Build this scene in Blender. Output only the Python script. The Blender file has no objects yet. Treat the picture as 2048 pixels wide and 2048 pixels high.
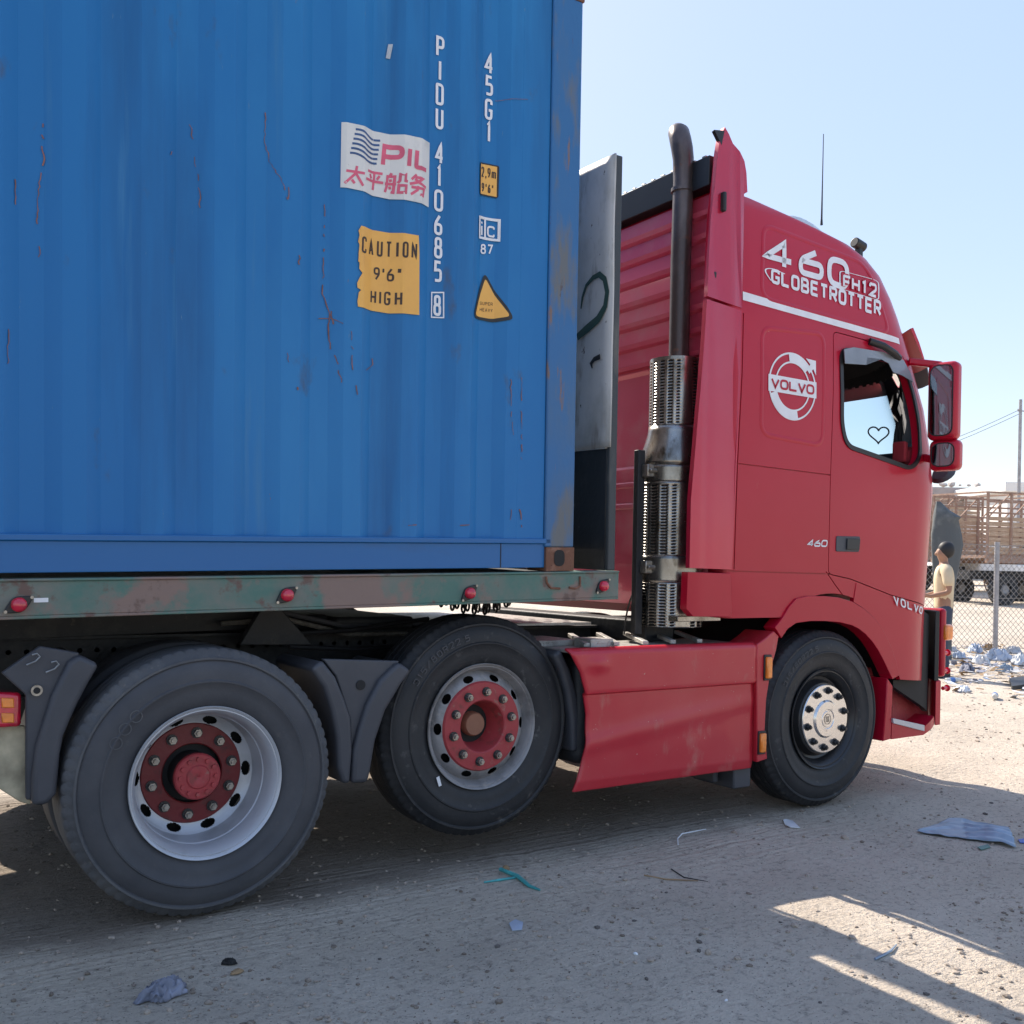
import bpy, bmesh, math, random
from mathutils import Vector, Matrix, noise, Euler
random.seed(7)
R_ = math.radians
sc = bpy.context.scene
col = sc.collection

# ------------------------------------------------------------------ camera
FPX, PH, RO, CX, CY = 2000.0, R_(34), .02, 1024.0, 1133.0
CAM = Vector((-1.19, -5.18, 1.414))
rt = Vector((math.cos(PH), -math.sin(PH), 0)); fw = Vector((math.sin(PH), math.cos(PH), 0)); up = Vector((0, 0, 1))
cr = rt * math.cos(RO) + up * math.sin(RO)      # picture right
cu = -rt * math.sin(RO) + up * math.cos(RO)     # picture up
cd = bpy.data.cameras.new('camera'); cam = bpy.data.objects.new('camera', cd); col.objects.link(cam)
cam.matrix_world = Matrix(((cr.x, cu.x, -fw.x, CAM.x), (cr.y, cu.y, -fw.y, CAM.y), (cr.z, cu.z, -fw.z, CAM.z), (0, 0, 0, 1)))
cd.sensor_width = 36; cd.lens = 36 * FPX / 2048; cd.shift_y = (CY - 1024) / 2048
cd.clip_start = .05; cd.clip_end = 3000
sc.camera = cam

# ------------------------------------------------------------------ light
SUN_EL, SUN_AZ = R_(42), R_(2.5)      # azimuth from +Y towards +X
w = bpy.data.worlds.new('World'); sc.world = w; w.use_nodes = True
nt = w.node_tree; nt.nodes.clear()
sky = nt.nodes.new('ShaderNodeTexSky'); sky.sky_type = 'NISHITA'; sky.sun_disc = False
sky.sun_elevation = SUN_EL; sky.sun_rotation = SUN_AZ
sky.air_density = 1.0; sky.dust_density = .6; sky.ozone_density = 1.6; sky.altitude = 10
gam = nt.nodes.new('ShaderNodeGamma'); gam.inputs[1].default_value = .2
hsv = nt.nodes.new('ShaderNodeHueSaturation'); hsv.inputs['Saturation'].default_value = 2.9; hsv.inputs['Hue'].default_value = .518
bg = nt.nodes.new('ShaderNodeBackground'); bg.inputs[1].default_value = .15
wo = nt.nodes.new('ShaderNodeOutputWorld')
nt.links.new(sky.outputs[0], gam.inputs[0]); nt.links.new(gam.outputs[0], hsv.inputs['Color']); nt.links.new(hsv.outputs[0], bg.inputs[0]); nt.links.new(bg.outputs[0], wo.inputs[0])
ld = bpy.data.lights.new('sun', 'SUN'); ld.energy = 1.6; ld.angle = R_(.5); ld.color = (1, .90, .78)
lo = bpy.data.objects.new('sun', ld); col.objects.link(lo)
sd = Vector((math.sin(SUN_AZ) * math.cos(SUN_EL), math.cos(SUN_AZ) * math.cos(SUN_EL), math.sin(SUN_EL)))
lo.rotation_euler = sd.to_track_quat('Z', 'Y').to_euler()
sc.view_settings.view_transform = 'Standard'; sc.view_settings.look = 'None'
sc.view_settings.exposure = 2.48; sc.view_settings.gamma = 1
sc.cycles.use_denoising = True
sc.cycles.max_bounces = 8; sc.cycles.diffuse_bounces = 4; sc.cycles.transparent_max_bounces = 12

# ------------------------------------------------------------------ measuring: a pixel of the 2048 photo to a point on a real plane
def ray(u, v):
    a = (u - CX) / FPX; b = -(v - CY) / FPX
    return fw + cr * a + cu * b
def ony(u, v, y):
    d = ray(u, v); t = (y - CAM.y) / d.y; return CAM + d * t
def onx(u, v, x):
    d = ray(u, v); t = (x - CAM.x) / d.x; return CAM + d * t
def onz(u, v, z=0.0):
    d = ray(u, v); t = (z - CAM.z) / d.z; return CAM + d * t
def atd(u, v, dep):
    return CAM + ray(u, v) * dep

# ------------------------------------------------------------------ materials
def nodes(name):
    m = bpy.data.materials.new(name); m.use_nodes = True
    n = m.node_tree; b = n.nodes['Principled BSDF']
    return m, n, b
def rgba(c): return (c[0], c[1], c[2], 1)
def simple(name, c, rough=.5, metal=0, coat=0, var=.12, scale=6, bump=0, bscale=60, emit=None, spec=None):
    m, n, b = nodes(name)
    b.inputs['Roughness'].default_value = rough; b.inputs['Metallic'].default_value = metal
    b.inputs['Coat Weight'].default_value = coat; b.inputs['Coat Roughness'].default_value = .06
    tc = n.nodes.new('ShaderNodeTexCoord')
    ns = n.nodes.new('ShaderNodeTexNoise'); ns.inputs['Scale'].default_value = scale; ns.inputs['Detail'].default_value = 6
    n.links.new(tc.outputs['Object'], ns.inputs['Vector'])
    cr_ = n.nodes.new('ShaderNodeValToRGB')
    cr_.color_ramp.elements[0].position = .3; cr_.color_ramp.elements[1].position = .7
    cr_.color_ramp.elements[0].color = rgba([x * (1 - var) for x in c]); cr_.color_ramp.elements[1].color = rgba([min(1, x * (1 + var)) for x in c])
    n.links.new(ns.outputs[0], cr_.inputs[0]); n.links.new(cr_.outputs[0], b.inputs['Base Color'])
    if bump:
        n2 = n.nodes.new('ShaderNodeTexNoise'); n2.inputs['Scale'].default_value = bscale; n2.inputs['Detail'].default_value = 5
        n.links.new(tc.outputs['Object'], n2.inputs['Vector'])
        bp = n.nodes.new('ShaderNodeBump'); bp.inputs['Strength'].default_value = bump; bp.inputs['Distance'].default_value = .01
        n.links.new(n2.outputs[0], bp.inputs['Height']); n.links.new(bp.outputs[0], b.inputs['Normal'])
    if emit: pass
    if spec is not None: b.inputs['Specular IOR Level'].default_value = spec
    return m
def layered(name, base, spots, rough=.5, metal=0, coat=0, bump=.0, bscale=40, stretch=None, broad=None, dirt_z=None, spec=None):
    """paint with worn spots: spots = list of (colour, noise scale, threshold, softness, stretch)"""
    m, n, b = nodes(name)
    b.inputs['Roughness'].default_value = rough; b.inputs['Metallic'].default_value = metal
    b.inputs['Coat Weight'].default_value = coat; b.inputs['Coat Roughness'].default_value = .08
    if spec is not None: b.inputs['Specular IOR Level'].default_value = spec
    tc = n.nodes.new('ShaderNodeTexCoord')
    rgb = n.nodes.new('ShaderNodeRGB'); rgb.outputs[0].default_value = rgba(base); cur = rgb.outputs[0]
    fac_sum = None
    for c, s, th, sf, st in spots:
        mp = n.nodes.new('ShaderNodeMapping'); mp.inputs['Scale'].default_value = st or (1, 1, 1)
        mp.inputs['Location'].default_value = (random.random() * 9, random.random() * 9, random.random() * 9)
        n.links.new(tc.outputs['Object'], mp.inputs[0])
        ns = n.nodes.new('ShaderNodeTexNoise'); ns.inputs['Scale'].default_value = s; ns.inputs['Detail'].default_value = 9; ns.inputs['Roughness'].default_value = .62
        n.links.new(mp.outputs[0], ns.inputs['Vector'])
        mr = n.nodes.new('ShaderNodeMapRange'); mr.inputs[1].default_value = th; mr.inputs[2].default_value = th + sf
        n.links.new(ns.outputs[0], mr.inputs[0])
        mx = n.nodes.new('ShaderNodeMix'); mx.data_type = 'RGBA'
        n.links.new(mr.outputs[0], mx.inputs[0]); n.links.new(cur, mx.inputs[6]); mx.inputs[7].default_value = rgba(c)
        cur = mx.outputs[2]; fac_sum = mr.outputs[0]
    n.links.new(cur, b.inputs['Base Color'])
    if fac_sum is not None:
        rr = n.nodes.new('ShaderNodeMapRange'); rr.inputs[3].default_value = rough; rr.inputs[4].default_value = min(1, rough + .35)
        n.links.new(fac_sum, rr.inputs[0]); n.links.new(rr.outputs[0], b.inputs['Roughness'])
    if bump:
        n2 = n.nodes.new('ShaderNodeTexNoise'); n2.inputs['Scale'].default_value = bscale; n2.inputs['Detail'].default_value = 4
        n.links.new(tc.outputs['Object'], n2.inputs['Vector'])
        bp = n.nodes.new('ShaderNodeBump'); bp.inputs['Strength'].default_value = bump; bp.inputs['Distance'].default_value = .01
        n.links.new(n2.outputs[0], bp.inputs['Height']); n.links.new(bp.outputs[0], b.inputs['Normal'])
    return m
MT = {}
RED = (.43, .022, .038)
MT['red'] = layered('red paint', (.44, .004, .024), [((.47, .012, .035), 1.3, .45, .4, None), ((.45, .10, .09), 9, .68, .14, (1, 1, .4)), ((.5, .34, .28), 40, .73, .05, None)], rough=.38, coat=.28, bump=.16, bscale=1.1, spec=.25)
MT['redgloss'] = layered('red fairing paint', (.48, .012, .045), [((.48, .035, .07), 1.3, .45, .4, None), ((.5, .34, .28), 40, .74, .05, None)], rough=.26, metal=.25, coat=.5, bump=.05, bscale=2.2)
MT['reddust'] = layered('dusty red paint', (.47, .010, .026), [((.48, .035, .045), 1.6, .42, .35, None), ((.42, .20, .16), 7, .6, .3, (1, 1, .5)), ((.5, .42, .35), 45, .68, .06, None)], rough=.42, coat=.25, bump=.08, bscale=3)
MT['hubred'] = layered('dirty red hub', (.36, .04, .045), [((.12, .04, .03), 14, .55, .2, None), ((.3, .17, .13), 25, .6, .15, None)], rough=.55, bump=.2)
MT['hubdk'] = layered('dark red hub', (.16, .012, .014), [((.04, .02, .018), 14, .55, .2, None), ((.2, .1, .08), 30, .66, .15, None)], rough=.5, bump=.2)
MT['hubtan'] = simple('rusty tan cap', (.30, .14, .085), .7, bump=.2)
MT['blue'] = layered('blue container paint', (.008, .145, .385), [((.022, .20, .45), .7, .44, .25, (1, 1, .35)), ((.008, .10, .27), 3, .54, .22, (1, 1, .10)), ((.045, .19, .38), 8, .60, .14, (1, 1, .05)), ((.05, .10, .19), 5, .64, .10, (1, 1, .5)),
    ((.10, .20, .33), 60, .70, .05, (1, 1, .15)), ((.20, .12, .09), 38, .72, .03, (1, 1, .22)), ((.12, .055, .04), 14, .735, .03, (1, 1, .10))], rough=.45, coat=.0, bump=.10, bscale=2.2, spec=.35)
MT['bluerust'] = layered('worn blue post paint', (.02, .125, .31), [((.07, .13, .21), 2.6, .5, .25, (1, 1, .3)), ((.12, .13, .14), 7, .53, .12, (1, 1, .22)), ((.20, .115, .075), 14, .60, .05, (1, 1, .14)), ((.10, .05, .035), 30, .66, .04, (1, 1, .2))], rough=.5, bump=.1)
MT['bluedk'] = layered('blue rail paint', (.010, .12, .33), [((.03, .09, .2), 4, .56, .2, (.3, 1, 1)), ((.12, .06, .04), 22, .69, .04, None)], rough=.45, bump=.05)
MT['rust'] = layered('rust', (.17, .075, .045), [((.30, .16, .11), 18, .5, .2, None), ((.08, .04, .03), 40, .6, .1, None)], rough=.85, bump=.4)
MT['scratch'] = simple('rust scratch', (.22, .10, .075), .8, var=.3, scale=30)
MT['green'] = layered('worn green rail paint', (.075, .165, .135), [((.17, .17, .145), 3.5, .42, .2, None), ((.22, .15, .125), 2.6, .50, .06, None), ((.13, .08, .065), 9, .57, .08, None), ((.04, .17, .22), 2.7, .66, .07, None), ((.30, .27, .23), 50, .70, .05, None)], rough=.6, bump=.3, bscale=22)
MT['steel'] = layered('galvanised headboard', (.50, .49, .475), [((.30, .29, .27), 2.5, .47, .2, (1, 1, .6)), ((.22, .20, .18), 9, .56, .15, (1, 1, .3)), ((.06, .05, .045), 24, .64, .04, (1, 1, .6))], rough=.5, metal=.1, bump=.1)
MT['darkpanel'] = layered('dark oily panel', (.018, .019, .021), [((.05, .05, .05), 5, .5, .3, None), ((.13, .12, .11), 14, .66, .1, None)], rough=.4, bump=.15)
MT['post'] = layered('dark headboard post', (.035, .042, .048), [((.11, .105, .095), 6, .52, .15, (1, 1, .3)), ((.14, .09, .06), 18, .64, .08, None)], rough=.55, bump=.2)
MT['chassis'] = layered('dark greasy chassis', (.016, .017, .02), [((.05, .046, .042), 5, .52, .2, None), ((.10, .085, .07), 16, .64, .1, None)], rough=.6, bump=.3)
MT['rubber'] = layered('tyre rubber', (.014, .015, .018), [((.034, .033, .034), 3.5, .42, .35, None), ((.10, .095, .09), 18, .60, .12, None)], rough=.62, bump=.15, bscale=50)
MT['rubberdusty'] = layered('dusty tyre rubber', (.048, .049, .056), [((.078, .077, .082), 3.0, .4, .35, None), ((.11, .105, .10), 24, .62, .2, None)], rough=.68, bump=.12, bscale=50)
MT['tread'] = layered('dusty tread rubber', (.075, .076, .082), [((.12, .118, .118), 5, .45, .3, None), ((.16, .15, .14), 30, .62, .1, None)], rough=.75, bump=.25, bscale=70)
MT['plastic'] = layered('grey black plastic', (.05, .052, .062), [((.07, .072, .082), 3, .45, .3, None), ((.09, .085, .08), 28, .68, .1, None)], rough=.55, bump=.05)
MT['silver'] = layered('silver rim paint', (.47, .48, .51), [((.36, .365, .375), 5, .52, .2, None), ((.24, .23, .21), 20, .70, .08, None)], rough=.36, metal=.25, bump=.05)
MT['darkrim'] = layered('grimy steel rim', (.28, .27, .27), [((.13, .125, .12), 5, .48, .2, None), ((.40, .36, .32), 16, .58, .15, None)], rough=.5, metal=.2, bump=.2)
MT['blackrim'] = layered('black rim', (.018, .018, .02), [((.05, .05, .05), 8, .55, .2, None)], rough=.35, bump=.05)
MT['chrome'] = layered('stainless cover', (.68, .67, .66), [((.5, .43, .36), 12, .62, .1, None)], rough=.22, metal=.9)
MT['nut'] = simple('bare steel nut', (.34, .32, .29), .35, .8, var=.3, scale=40)
MT['nutdk'] = simple('dark nut', (.022, .022, .024), .4)
MT['shield'] = layered('stainless heat shield', (.36, .345, .32), [((.15, .13, .11), 5, .45, .2, (1, 1, .5)), ((.09, .07, .05), 13, .58, .12, (1, 1, .5)), ((.05, .04, .035), 40, .66, .06, None)], rough=.27, metal=.95, bump=.06, bscale=5)
MT['pipe'] = layered('sooty exhaust pipe', (.075, .055, .052), [((.15, .12, .115), 4, .5, .2, (1, 1, .4)), ((.16, .08, .055), 11, .6, .1, None)], rough=.36, metal=.55, bump=.1)
MT['soot'] = simple('soot black', (.008, .008, .009), .7)
MT['white'] = simple('white lettering', (.74, .74, .76), .5, var=.06, scale=12)
MT['offwhite'] = layered('old white sticker', (.66, .65, .62), [((.5, .5, .47), 7, .55, .2, None), ((.25, .22, .18), 40, .70, .04, None)], rough=.5)
MT['pink'] = simple('faded red print', (.62, .10, .17), .5, var=.15, scale=14)
MT['navy'] = simple('navy print', (.035, .085, .21), .5, var=.2, scale=14)
MT['amber_sticker'] = layered('amber sticker', (.80, .42, .085), [((.72, .36, .08), 6, .5, .3, None), ((.3, .17, .06), 60, .72, .04, None)], rough=.45)
MT['brownprint'] = simple('black brown print', (.045, .022, .012), .5)
MT['black'] = simple('black', (.012, .012, .014), .45)
MT['redlens'] = simple('red lens', (.55, .012, .04), .15, coat=.8, var=.3, scale=30)
MT['amber'] = simple('amber lens', (.85, .22, .02), .2, coat=.8, var=.2, scale=30)
MT['interior'] = simple('dark interior trim', (.02, .02, .024), .7)
MT['cloth_red'] = simple('red cloth', (.30, .02, .03), .9)
MT['mirrorg'] = simple('mirror glass', (.25, .27, .30), .03, 1.0, var=.02)
MT['visor'] = simple('smoked deflector', (.20, .215, .245), .25, coat=.5, var=.15)
MT['dusty_alu'] = layered('dusty deck plate', (.42, .40, .37), [((.2, .18, .16), 8, .5, .2, None), ((.1, .08, .06), 22, .6, .1, None)], rough=.45, metal=.4, bump=.6, bscale=70)
MT['plastic_w'] = simple('cloudy plastic', (.55, .55, .5), .2, coat=.5)
def glass(name, tint=(.85, .93, .95)):
    m, n, b = nodes(name); n.nodes.remove(b)
    out = n.nodes['Material Output']
    tr = n.nodes.new('ShaderNodeBsdfTransparent'); tr.inputs[0].default_value = rgba(tint)
    gl = n.nodes.new('ShaderNodeBsdfGlossy'); gl.inputs['Roughness'].default_value = .02
    fr = n.nodes.new('ShaderNodeFresnel'); fr.inputs[0].default_value = 1.35
    mx = n.nodes.new('ShaderNodeMixShader')
    n.links.new(fr.outputs[0], mx.inputs[0]); n.links.new(tr.outputs[0], mx.inputs[1]); n.links.new(gl.outputs[0], mx.inputs[2])
    n.links.new(mx.outputs[0], out.inputs[0]); return m
MT['glass'] = glass('window glass'); MT['dustglass'] = glass('dusty windscreen glass', (.70, .85, .92))

# ------------------------------------------------------------------ object helpers
def tag(o, label=None, cat=None, group=None, kind=None):
    if label: o['label'] = label
    if cat: o['category'] = cat
    if group: o['group'] = group
    if kind: o['kind'] = kind
    return o
def empty(name, loc=(0, 0, 0), parent=None, rot=None):
    o = bpy.data.objects.new(name, None); o.empty_display_size = .1; col.objects.link(o)
    o.location = loc
    if rot: o.rotation_euler = rot
    if parent: o.parent = parent
    return o
class MB:
    def __init__(s): s.v = []; s.f = []; s.m = []; s.mi = 0
    def add(s, vs, fs):
        o = len(s.v); s.v += [tuple(x) for x in vs]; s.f += [tuple(i + o for i in f) for f in fs]; s.m += [s.mi] * len(fs); return s
    def box(s, x0, x1, y0, y1, z0, z1):
        vs = [(x, y, z) for z in (z0, z1) for y in (y0, y1) for x in (x0, x1)]
        return s.add(vs, [(0, 2, 3, 1), (4, 5, 7, 6), (0, 1, 5, 4), (2, 6, 7, 3), (0, 4, 6, 2), (1, 3, 7, 5)])
    def obox(s, c, ax, ay, az):       # centre and three half-axis vectors
        c = Vector(c); ax = Vector(ax); ay = Vector(ay); az = Vector(az)
        vs = [c + ax * i + ay * j + az * k for k in (-1, 1) for j in (-1, 1) for i in (-1, 1)]
        return s.add(vs, [(0, 2, 3, 1), (4, 5, 7, 6), (0, 1, 5, 4), (2, 6, 7, 3), (0, 4, 6, 2), (1, 3, 7, 5)])
    def bar(s, a, b, w_, h_=None, upv=(0, 0, 1)):
        a = Vector(a); b = Vector(b); h_ = h_ or w_; d = (b - a).normalized(); u_ = Vector(upv)
        if abs(d.dot(u_)) > .95: u_ = Vector((0, 1, 0))
        sx = d.cross(u_).normalized(); sz = sx.cross(d)
        return s.obox((a + b) / 2, (b - a) / 2, sx * w_ / 2, sz * h_ / 2)
    def tube(s, pts, r, n=12, cap=True):
        pts = [Vector(p) for p in pts]; rs = r if isinstance(r, (list, tuple)) else [r] * len(pts)
        prev = None; rings = []
        for i, p in enumerate(pts):
            d = (pts[min(i + 1, len(pts) - 1)] - pts[max(i - 1, 0)]).normalized()
            if prev is None:
                a = Vector((0, 0, 1)) if abs(d.z) < .9 else Vector((1, 0, 0)); prev = d.cross(a).normalized()
            prev = (prev - d * prev.dot(d)).normalized(); q = d.cross(prev)
            rings.append([p + (prev * math.cos(2 * math.pi * k / n) + q * math.sin(2 * math.pi * k / n)) * rs[i] for k in range(n)])
        vs = [v for rg in rings for v in rg]; fs = []
        for i in range(len(rings) - 1):
            for k in range(n):
                fs.append((i * n + k, i * n + (k + 1) % n, (i + 1) * n + (k + 1) % n, (i + 1) * n + k))
        if cap: fs.append(tuple(range(n - 1, -1, -1))); fs.append(tuple((len(rings) - 1) * n + k for k in range(n)))
        return s.add(vs, fs)
    def cyl(s, a, b, r, n=24): return s.tube([a, b], r, n)
    def lathe(s, prof, n=64, axis='y', fn=None, close=False):
        """prof = (axial, radius); turned round the Y axis (or Z)"""
        vs = []; fs = []
        for i, (a, r) in enumerate(prof):
            for k in range(n):
                t = 2 * math.pi * k / n; rr = fn(i, k, a, r) if fn else r
                vs.append((rr * math.cos(t), a, rr * math.sin(t)) if axis == 'y' else (rr * math.cos(t), rr * math.sin(t), a))
        m_ = len(prof)
        for i in range(m_ - 1 + (1 if close else 0)):
            j = (i + 1) % m_
            for k in range(n):
                fs.append((i * n + k, i * n + (k + 1) % n, j * n + (k + 1) % n, j * n + k))
        return s.add(vs, fs)
    def build(s, name, mats, parent=None, smooth=35, bevel=0, bseg=2, loc=None, norm=True, label=None):
        me = bpy.data.meshes.new(name); me.from_pydata(s.v, [], s.f)
        if not isinstance(mats, (list, tuple)): mats = [mats]
        for m in mats: me.materials.append(MT[m] if isinstance(m, str) else m)
        for p, mi in zip(me.polygons, s.m): p.material_index = mi
        if norm:
            bm = bmesh.new(); bm.from_mesh(me); bmesh.ops.recalc_face_normals(bm, faces=bm.faces); bm.to_mesh(me); bm.free()
        if smooth:
            me.polygons.foreach_set('use_smooth', [True] * len(me.polygons)); me.set_sharp_from_angle(angle=R_(smooth))
        me.update()
        o = bpy.data.objects.new(name, me); col.objects.link(o)
        if parent: o.parent = parent
        if loc: o.location = loc
        if label: o['label'] = label
        if bevel:
            b = o.modifiers.new('bevel', 'BEVEL'); b.width = bevel; b.segments = bseg; b.limit_method = 'ANGLE'; b.angle_limit = R_(40); b.harden_normals = False
        return o
def lerp(a, b, t): return a + (b - a) * t
def tab(z, T):
    if z <= T[0][0]: return T[0][1]
    for (a, b), (c, d) in zip(T, T[1:]):
        if z <= c: return lerp(b, d, (z - a) / (c - a))
    return T[-1][1]
def round_path(pts, rad, closed=False, seg=5):
    """pts (x,y[,k]); corners rounded by rad*k"""
    P = [(Vector((p[0], p[1])), (p[2] if len(p) > 2 else 1)) for p in pts]; out = []; n = len(P)
    for i, (p, k) in enumerate(P):
        if (not closed and i in (0, n - 1)) or k == 0: out.append(p); continue
        a = P[(i - 1) % n][0]; b = P[(i + 1) % n][0]
        da = (a - p); db = (b - p); la, lb = da.length, db.length
        r = min(rad * k, la * .49, lb * .49); pa = p + da.normalized() * r; pb = p + db.normalized() * r
        for j in range(seg + 1):
            t = j / seg; out.append(pa * (1 - t) ** 2 + p * 2 * t * (1 - t) + pb * t * t)
    return out
def ribbon(path, wd, closed=False, step=.014):
    """flat strokes: returns verts2d, faces"""
    pts = []
    n = len(path)
    for i in range(n if closed else n - 1):
        a = path[i]; b = path[(i + 1) % n]; L = (b - a).length
        if L < 1e-7: continue
        k = max(1, int(L / step))
        for j in range(k): pts.append(a.lerp(b, j / k))
    if not closed: pts.append(path[-1])
    n = len(pts); vs = []; fs = []
    for i, p in enumerate(pts):
        if closed: a = pts[i - 1]; b = pts[(i + 1) % n]
        else: a = pts[max(i - 1, 0)]; b = pts[min(i + 1, n - 1)]
        d1 = (p - a) if (p - a).length > 1e-9 else (b - p); d2 = (b - p) if (b - p).length > 1e-9 else (p - a)
        d1 = d1.normalized(); d2 = d2.normalized(); t = (d1 + d2)
        if t.length < 1e-6: t = d1
        t = t.normalized(); nn = Vector((-t.y, t.x)); c = max(.45, nn.dot(Vector((-d1.y, d1.x))))
        vs.append(p + nn * wd / 2 / c); vs.append(p - nn * wd / 2 / c)
    for i in range(n if closed else n - 1):
        j = (i + 1) % n; fs.append((2 * i, 2 * i + 1, 2 * j + 1, 2 * j))
    return vs, fs
G = {
 'P': [(0, [(0, 0), (0, 1, 0), (1, 1), (1, .46), (0, .46)])], 'I': [(0, [(.5, 0), (.5, 1)])],
 'D': [(1, [(0, 0, .3), (0, 1, .3), (1, 1, 1.3), (1, 0, 1.3)])], 'U': [(0, [(0, 1), (0, 0), (1, 0), (1, 1)])],
 '4': [(0, [(.72, 0), (.72, 1, 0), (0, .28, 0), (1, .28)])], '1': [(0, [(.2, .86), (.55, 1, 0), (.55, 0)])],
 '0': [(1, [(0, 0), (0, 1), (1, 1), (1, 0)])], 'O': [(1, [(0, 0), (0, 1), (1, 1), (1, 0)])],
 '6': [(0, [(.72, 1), (0, .55, .8), (0, 0), (1, 0), (1, .52), (.06, .52)])],
 '8': [(1, [(.08, .54), (.08, 1), (.92, 1), (.92, .54)]), (1, [(0, 0), (0, .53), (1, .53), (1, 0)])],
 '5': [(0, [(.95, 1), (.08, 1, 0), (.03, .55, 0), (1, .6), (1, 0), (0, 0)])],
 'G': [(0, [(1, .78), (1, 1), (0, 1), (0, 0), (1, 0), (1, .45, 0), (.5, .45)])],
 'C': [(0, [(1, .76), (1, 1), (0, 1), (0, 0), (1, 0), (1, .24)])],
 'A': [(0, [(0, 0), (.5, 1, 0), (1, 0)]), (0, [(.17, .3), (.83, .3)])], 'T': [(0, [(0, 1), (1, 1)]), (0, [(.5, 1), (.5, 0)])],
 'N': [(0, [(0, 0), (0, 1, 0), (1, 0, 0), (1, 1)])], 'H': [(0, [(0, 0), (0, 1)]), (0, [(1, 0), (1, 1)]), (0, [(0, .5), (1, .5)])],
 '9': [(0, [(.28, 0), (1, .45, .8), (1, 1), (0, 1), (0, .48), (.94, .48)])],
 "'": [(0, [(.6, 1), (.3, .66)])], '"': [(0, [(.25, 1), (.05, .66)]), (0, [(.95, 1), (.75, .66)])],
 '2': [(0, [(0, .75), (0, 1), (1, 1), (1, .55), (0, 0, 0), (1, 0)])], ',': [(0, [(.5, .1), (.3, -.18)])],
 'm': [(0, [(0, 0), (0, .7)]), (0, [(0, .7), (.5, .7), (.5, 0)]), (0, [(.5, .7, 0), (1, .7), (1, 0)])],
 'i': [(0, [(.5, 0), (.5, .66)]), (0, [(.5, .82), (.5, .96)])], 'c': [(0, [(1, .56), (1, .72), (0, .72), (0, 0), (1, 0), (1, .16)])],
 '7': [(0, [(0, 1), (1, 1, 0), (.35, 0)])], 'S': [(0, [(1, .8), (1, 1), (0, 1), (0, .52), (1, .48), (1, 0), (0, 0), (0, .2)])],
 'E': [(0, [(1, 1), (0, 1, .3), (0, 0, .3), (1, 0)]), (0, [(0, .5), (.9, .5)])],
 'F': [(0, [(1, 1), (0, 1, .3), (0, 0)]), (0, [(0, .5), (.85, .5)])],
 'R': [(0, [(0, 0), (0, 1, .2), (1, 1), (1, .47), (0, .47)]), (0, [(.5, .47), (1, 0)])],
 'L': [(0, [(0, 1), (0, 0, .2), (1, 0)])], 'V': [(0, [(0, 1), (.5, 0, 0), (1, 1)])],
 'Y': [(0, [(0, 1), (.5, .48, 0), (1, 1)]), (0, [(.5, .5), (.5, 0)])],
 'B': [(1, [(0, .5, .2), (0, 1, .2), (.92, 1), (.92, .5)]), (1, [(0, 0, .2), (0, .5, .2), (1, .5), (1, 0)])],
 '/': [(0, [(0, 0), (1, 1)])], '.': [(0, [(.4, 0), (.6, 0)])],
 '3': [(0, [(0, .8), (0, 1), (1, 1), (1, .52), (.35, .52, 0), (1, .52), (1, 0), (0, 0), (0, .2)])],
 'X': [(0, [(0, 0), (1, 1)]), (0, [(0, 1), (1, 0)])],
 'tai': [(0, [(.03, .68), (.97, .68)]), (0, [(.52, 1), (.5, .6, 0), (.06, 0)]), (0, [(.52, .6), (.95, 0)]), (0, [(.36, .24), (.52, .06)])],
 'ping': [(0, [(.08, .93), (.92, .93)]), (0, [(.24, .8), (.34, .58)]), (0, [(.78, .8), (.66, .58)]), (0, [(0, .46), (1, .46)]), (0, [(.5, .93), (.5, 0)])],
 'chuan': [(0, [(.28, 1.02), (.2, .86)]), (0, [(.04, 0), (.1, .3, 0), (.1, .84, 0), (.42, .84, 0), (.42, .02, 0), (.32, .04)]), (0, [(0, .45), (.5, .45)]), (0, [(.24, .7), (.28, .57)]), (0, [(.24, .32), (.28, .18)]),
           (0, [(.56, .5), (.64, .62, 0), (.64, .96, 0), (.88, .96, 0), (.88, .62, 0), (1, .6)]), (1, [(.62, .38, 0), (.94, .38, 0), (.94, .02, 0), (.62, .02, 0)])],
 'wu': [(0, [(.36, 1.02), (.1, .74)]), (0, [(.3, .88), (.78, .88, 0), (.45, .64, 0), (.02, .5)]), (0, [(.28, .78), (.6, .6, 0), (1, .5)]), (0, [(.12, .36), (.86, .36, 0), (.8, .02, 0), (.62, .05)]), (0, [(.5, .46), (.46, .25, 0), (.12, -.02)])],
}
def text2d(chars, x0, z0, cw, ch, gap, sw, rad, vertical=False, narrow={'I': .35, '1': .6, "'": .4, '"': .6, ',': .35, 'i': .3, '.': .3, 'm': 1.5, ' ': .6}):
    """list of (verts, faces) for one line; z0 = base line"""
    out = []; x = x0; z = z0; li = 0
    for c in chars:
        k = 1.0 if vertical else narrow.get(c, 1.0)
        if c != ' ':
            for cl, st in G[c]:
                kk = k
                pts = [((x + sw / 2 + p[0] * (cw * kk - sw), z + sw / 2 + p[1] * (ch - sw)) + ((p[2],) if len(p) > 2 else ())) for p in st]
                out.append(ribbon(round_path(pts, rad, cl), sw, cl) + (li % 4,)); li += 1
        if vertical: z -= ch + gap
        else: x += cw * k + gap
    return out
def put(strokes, fn, name, mat, parent, off=.0015, label=None):
    """fn(a, b, off) -> 3D point"""
    m = MB()
    for vs, fs, li in strokes: m.add([fn(v.x, v.y, off + li * .0003) for v in vs], fs)
    o = m.build(name, mat, parent, smooth=0, norm=False)
    if label: o['label'] = label
    return o
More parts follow.
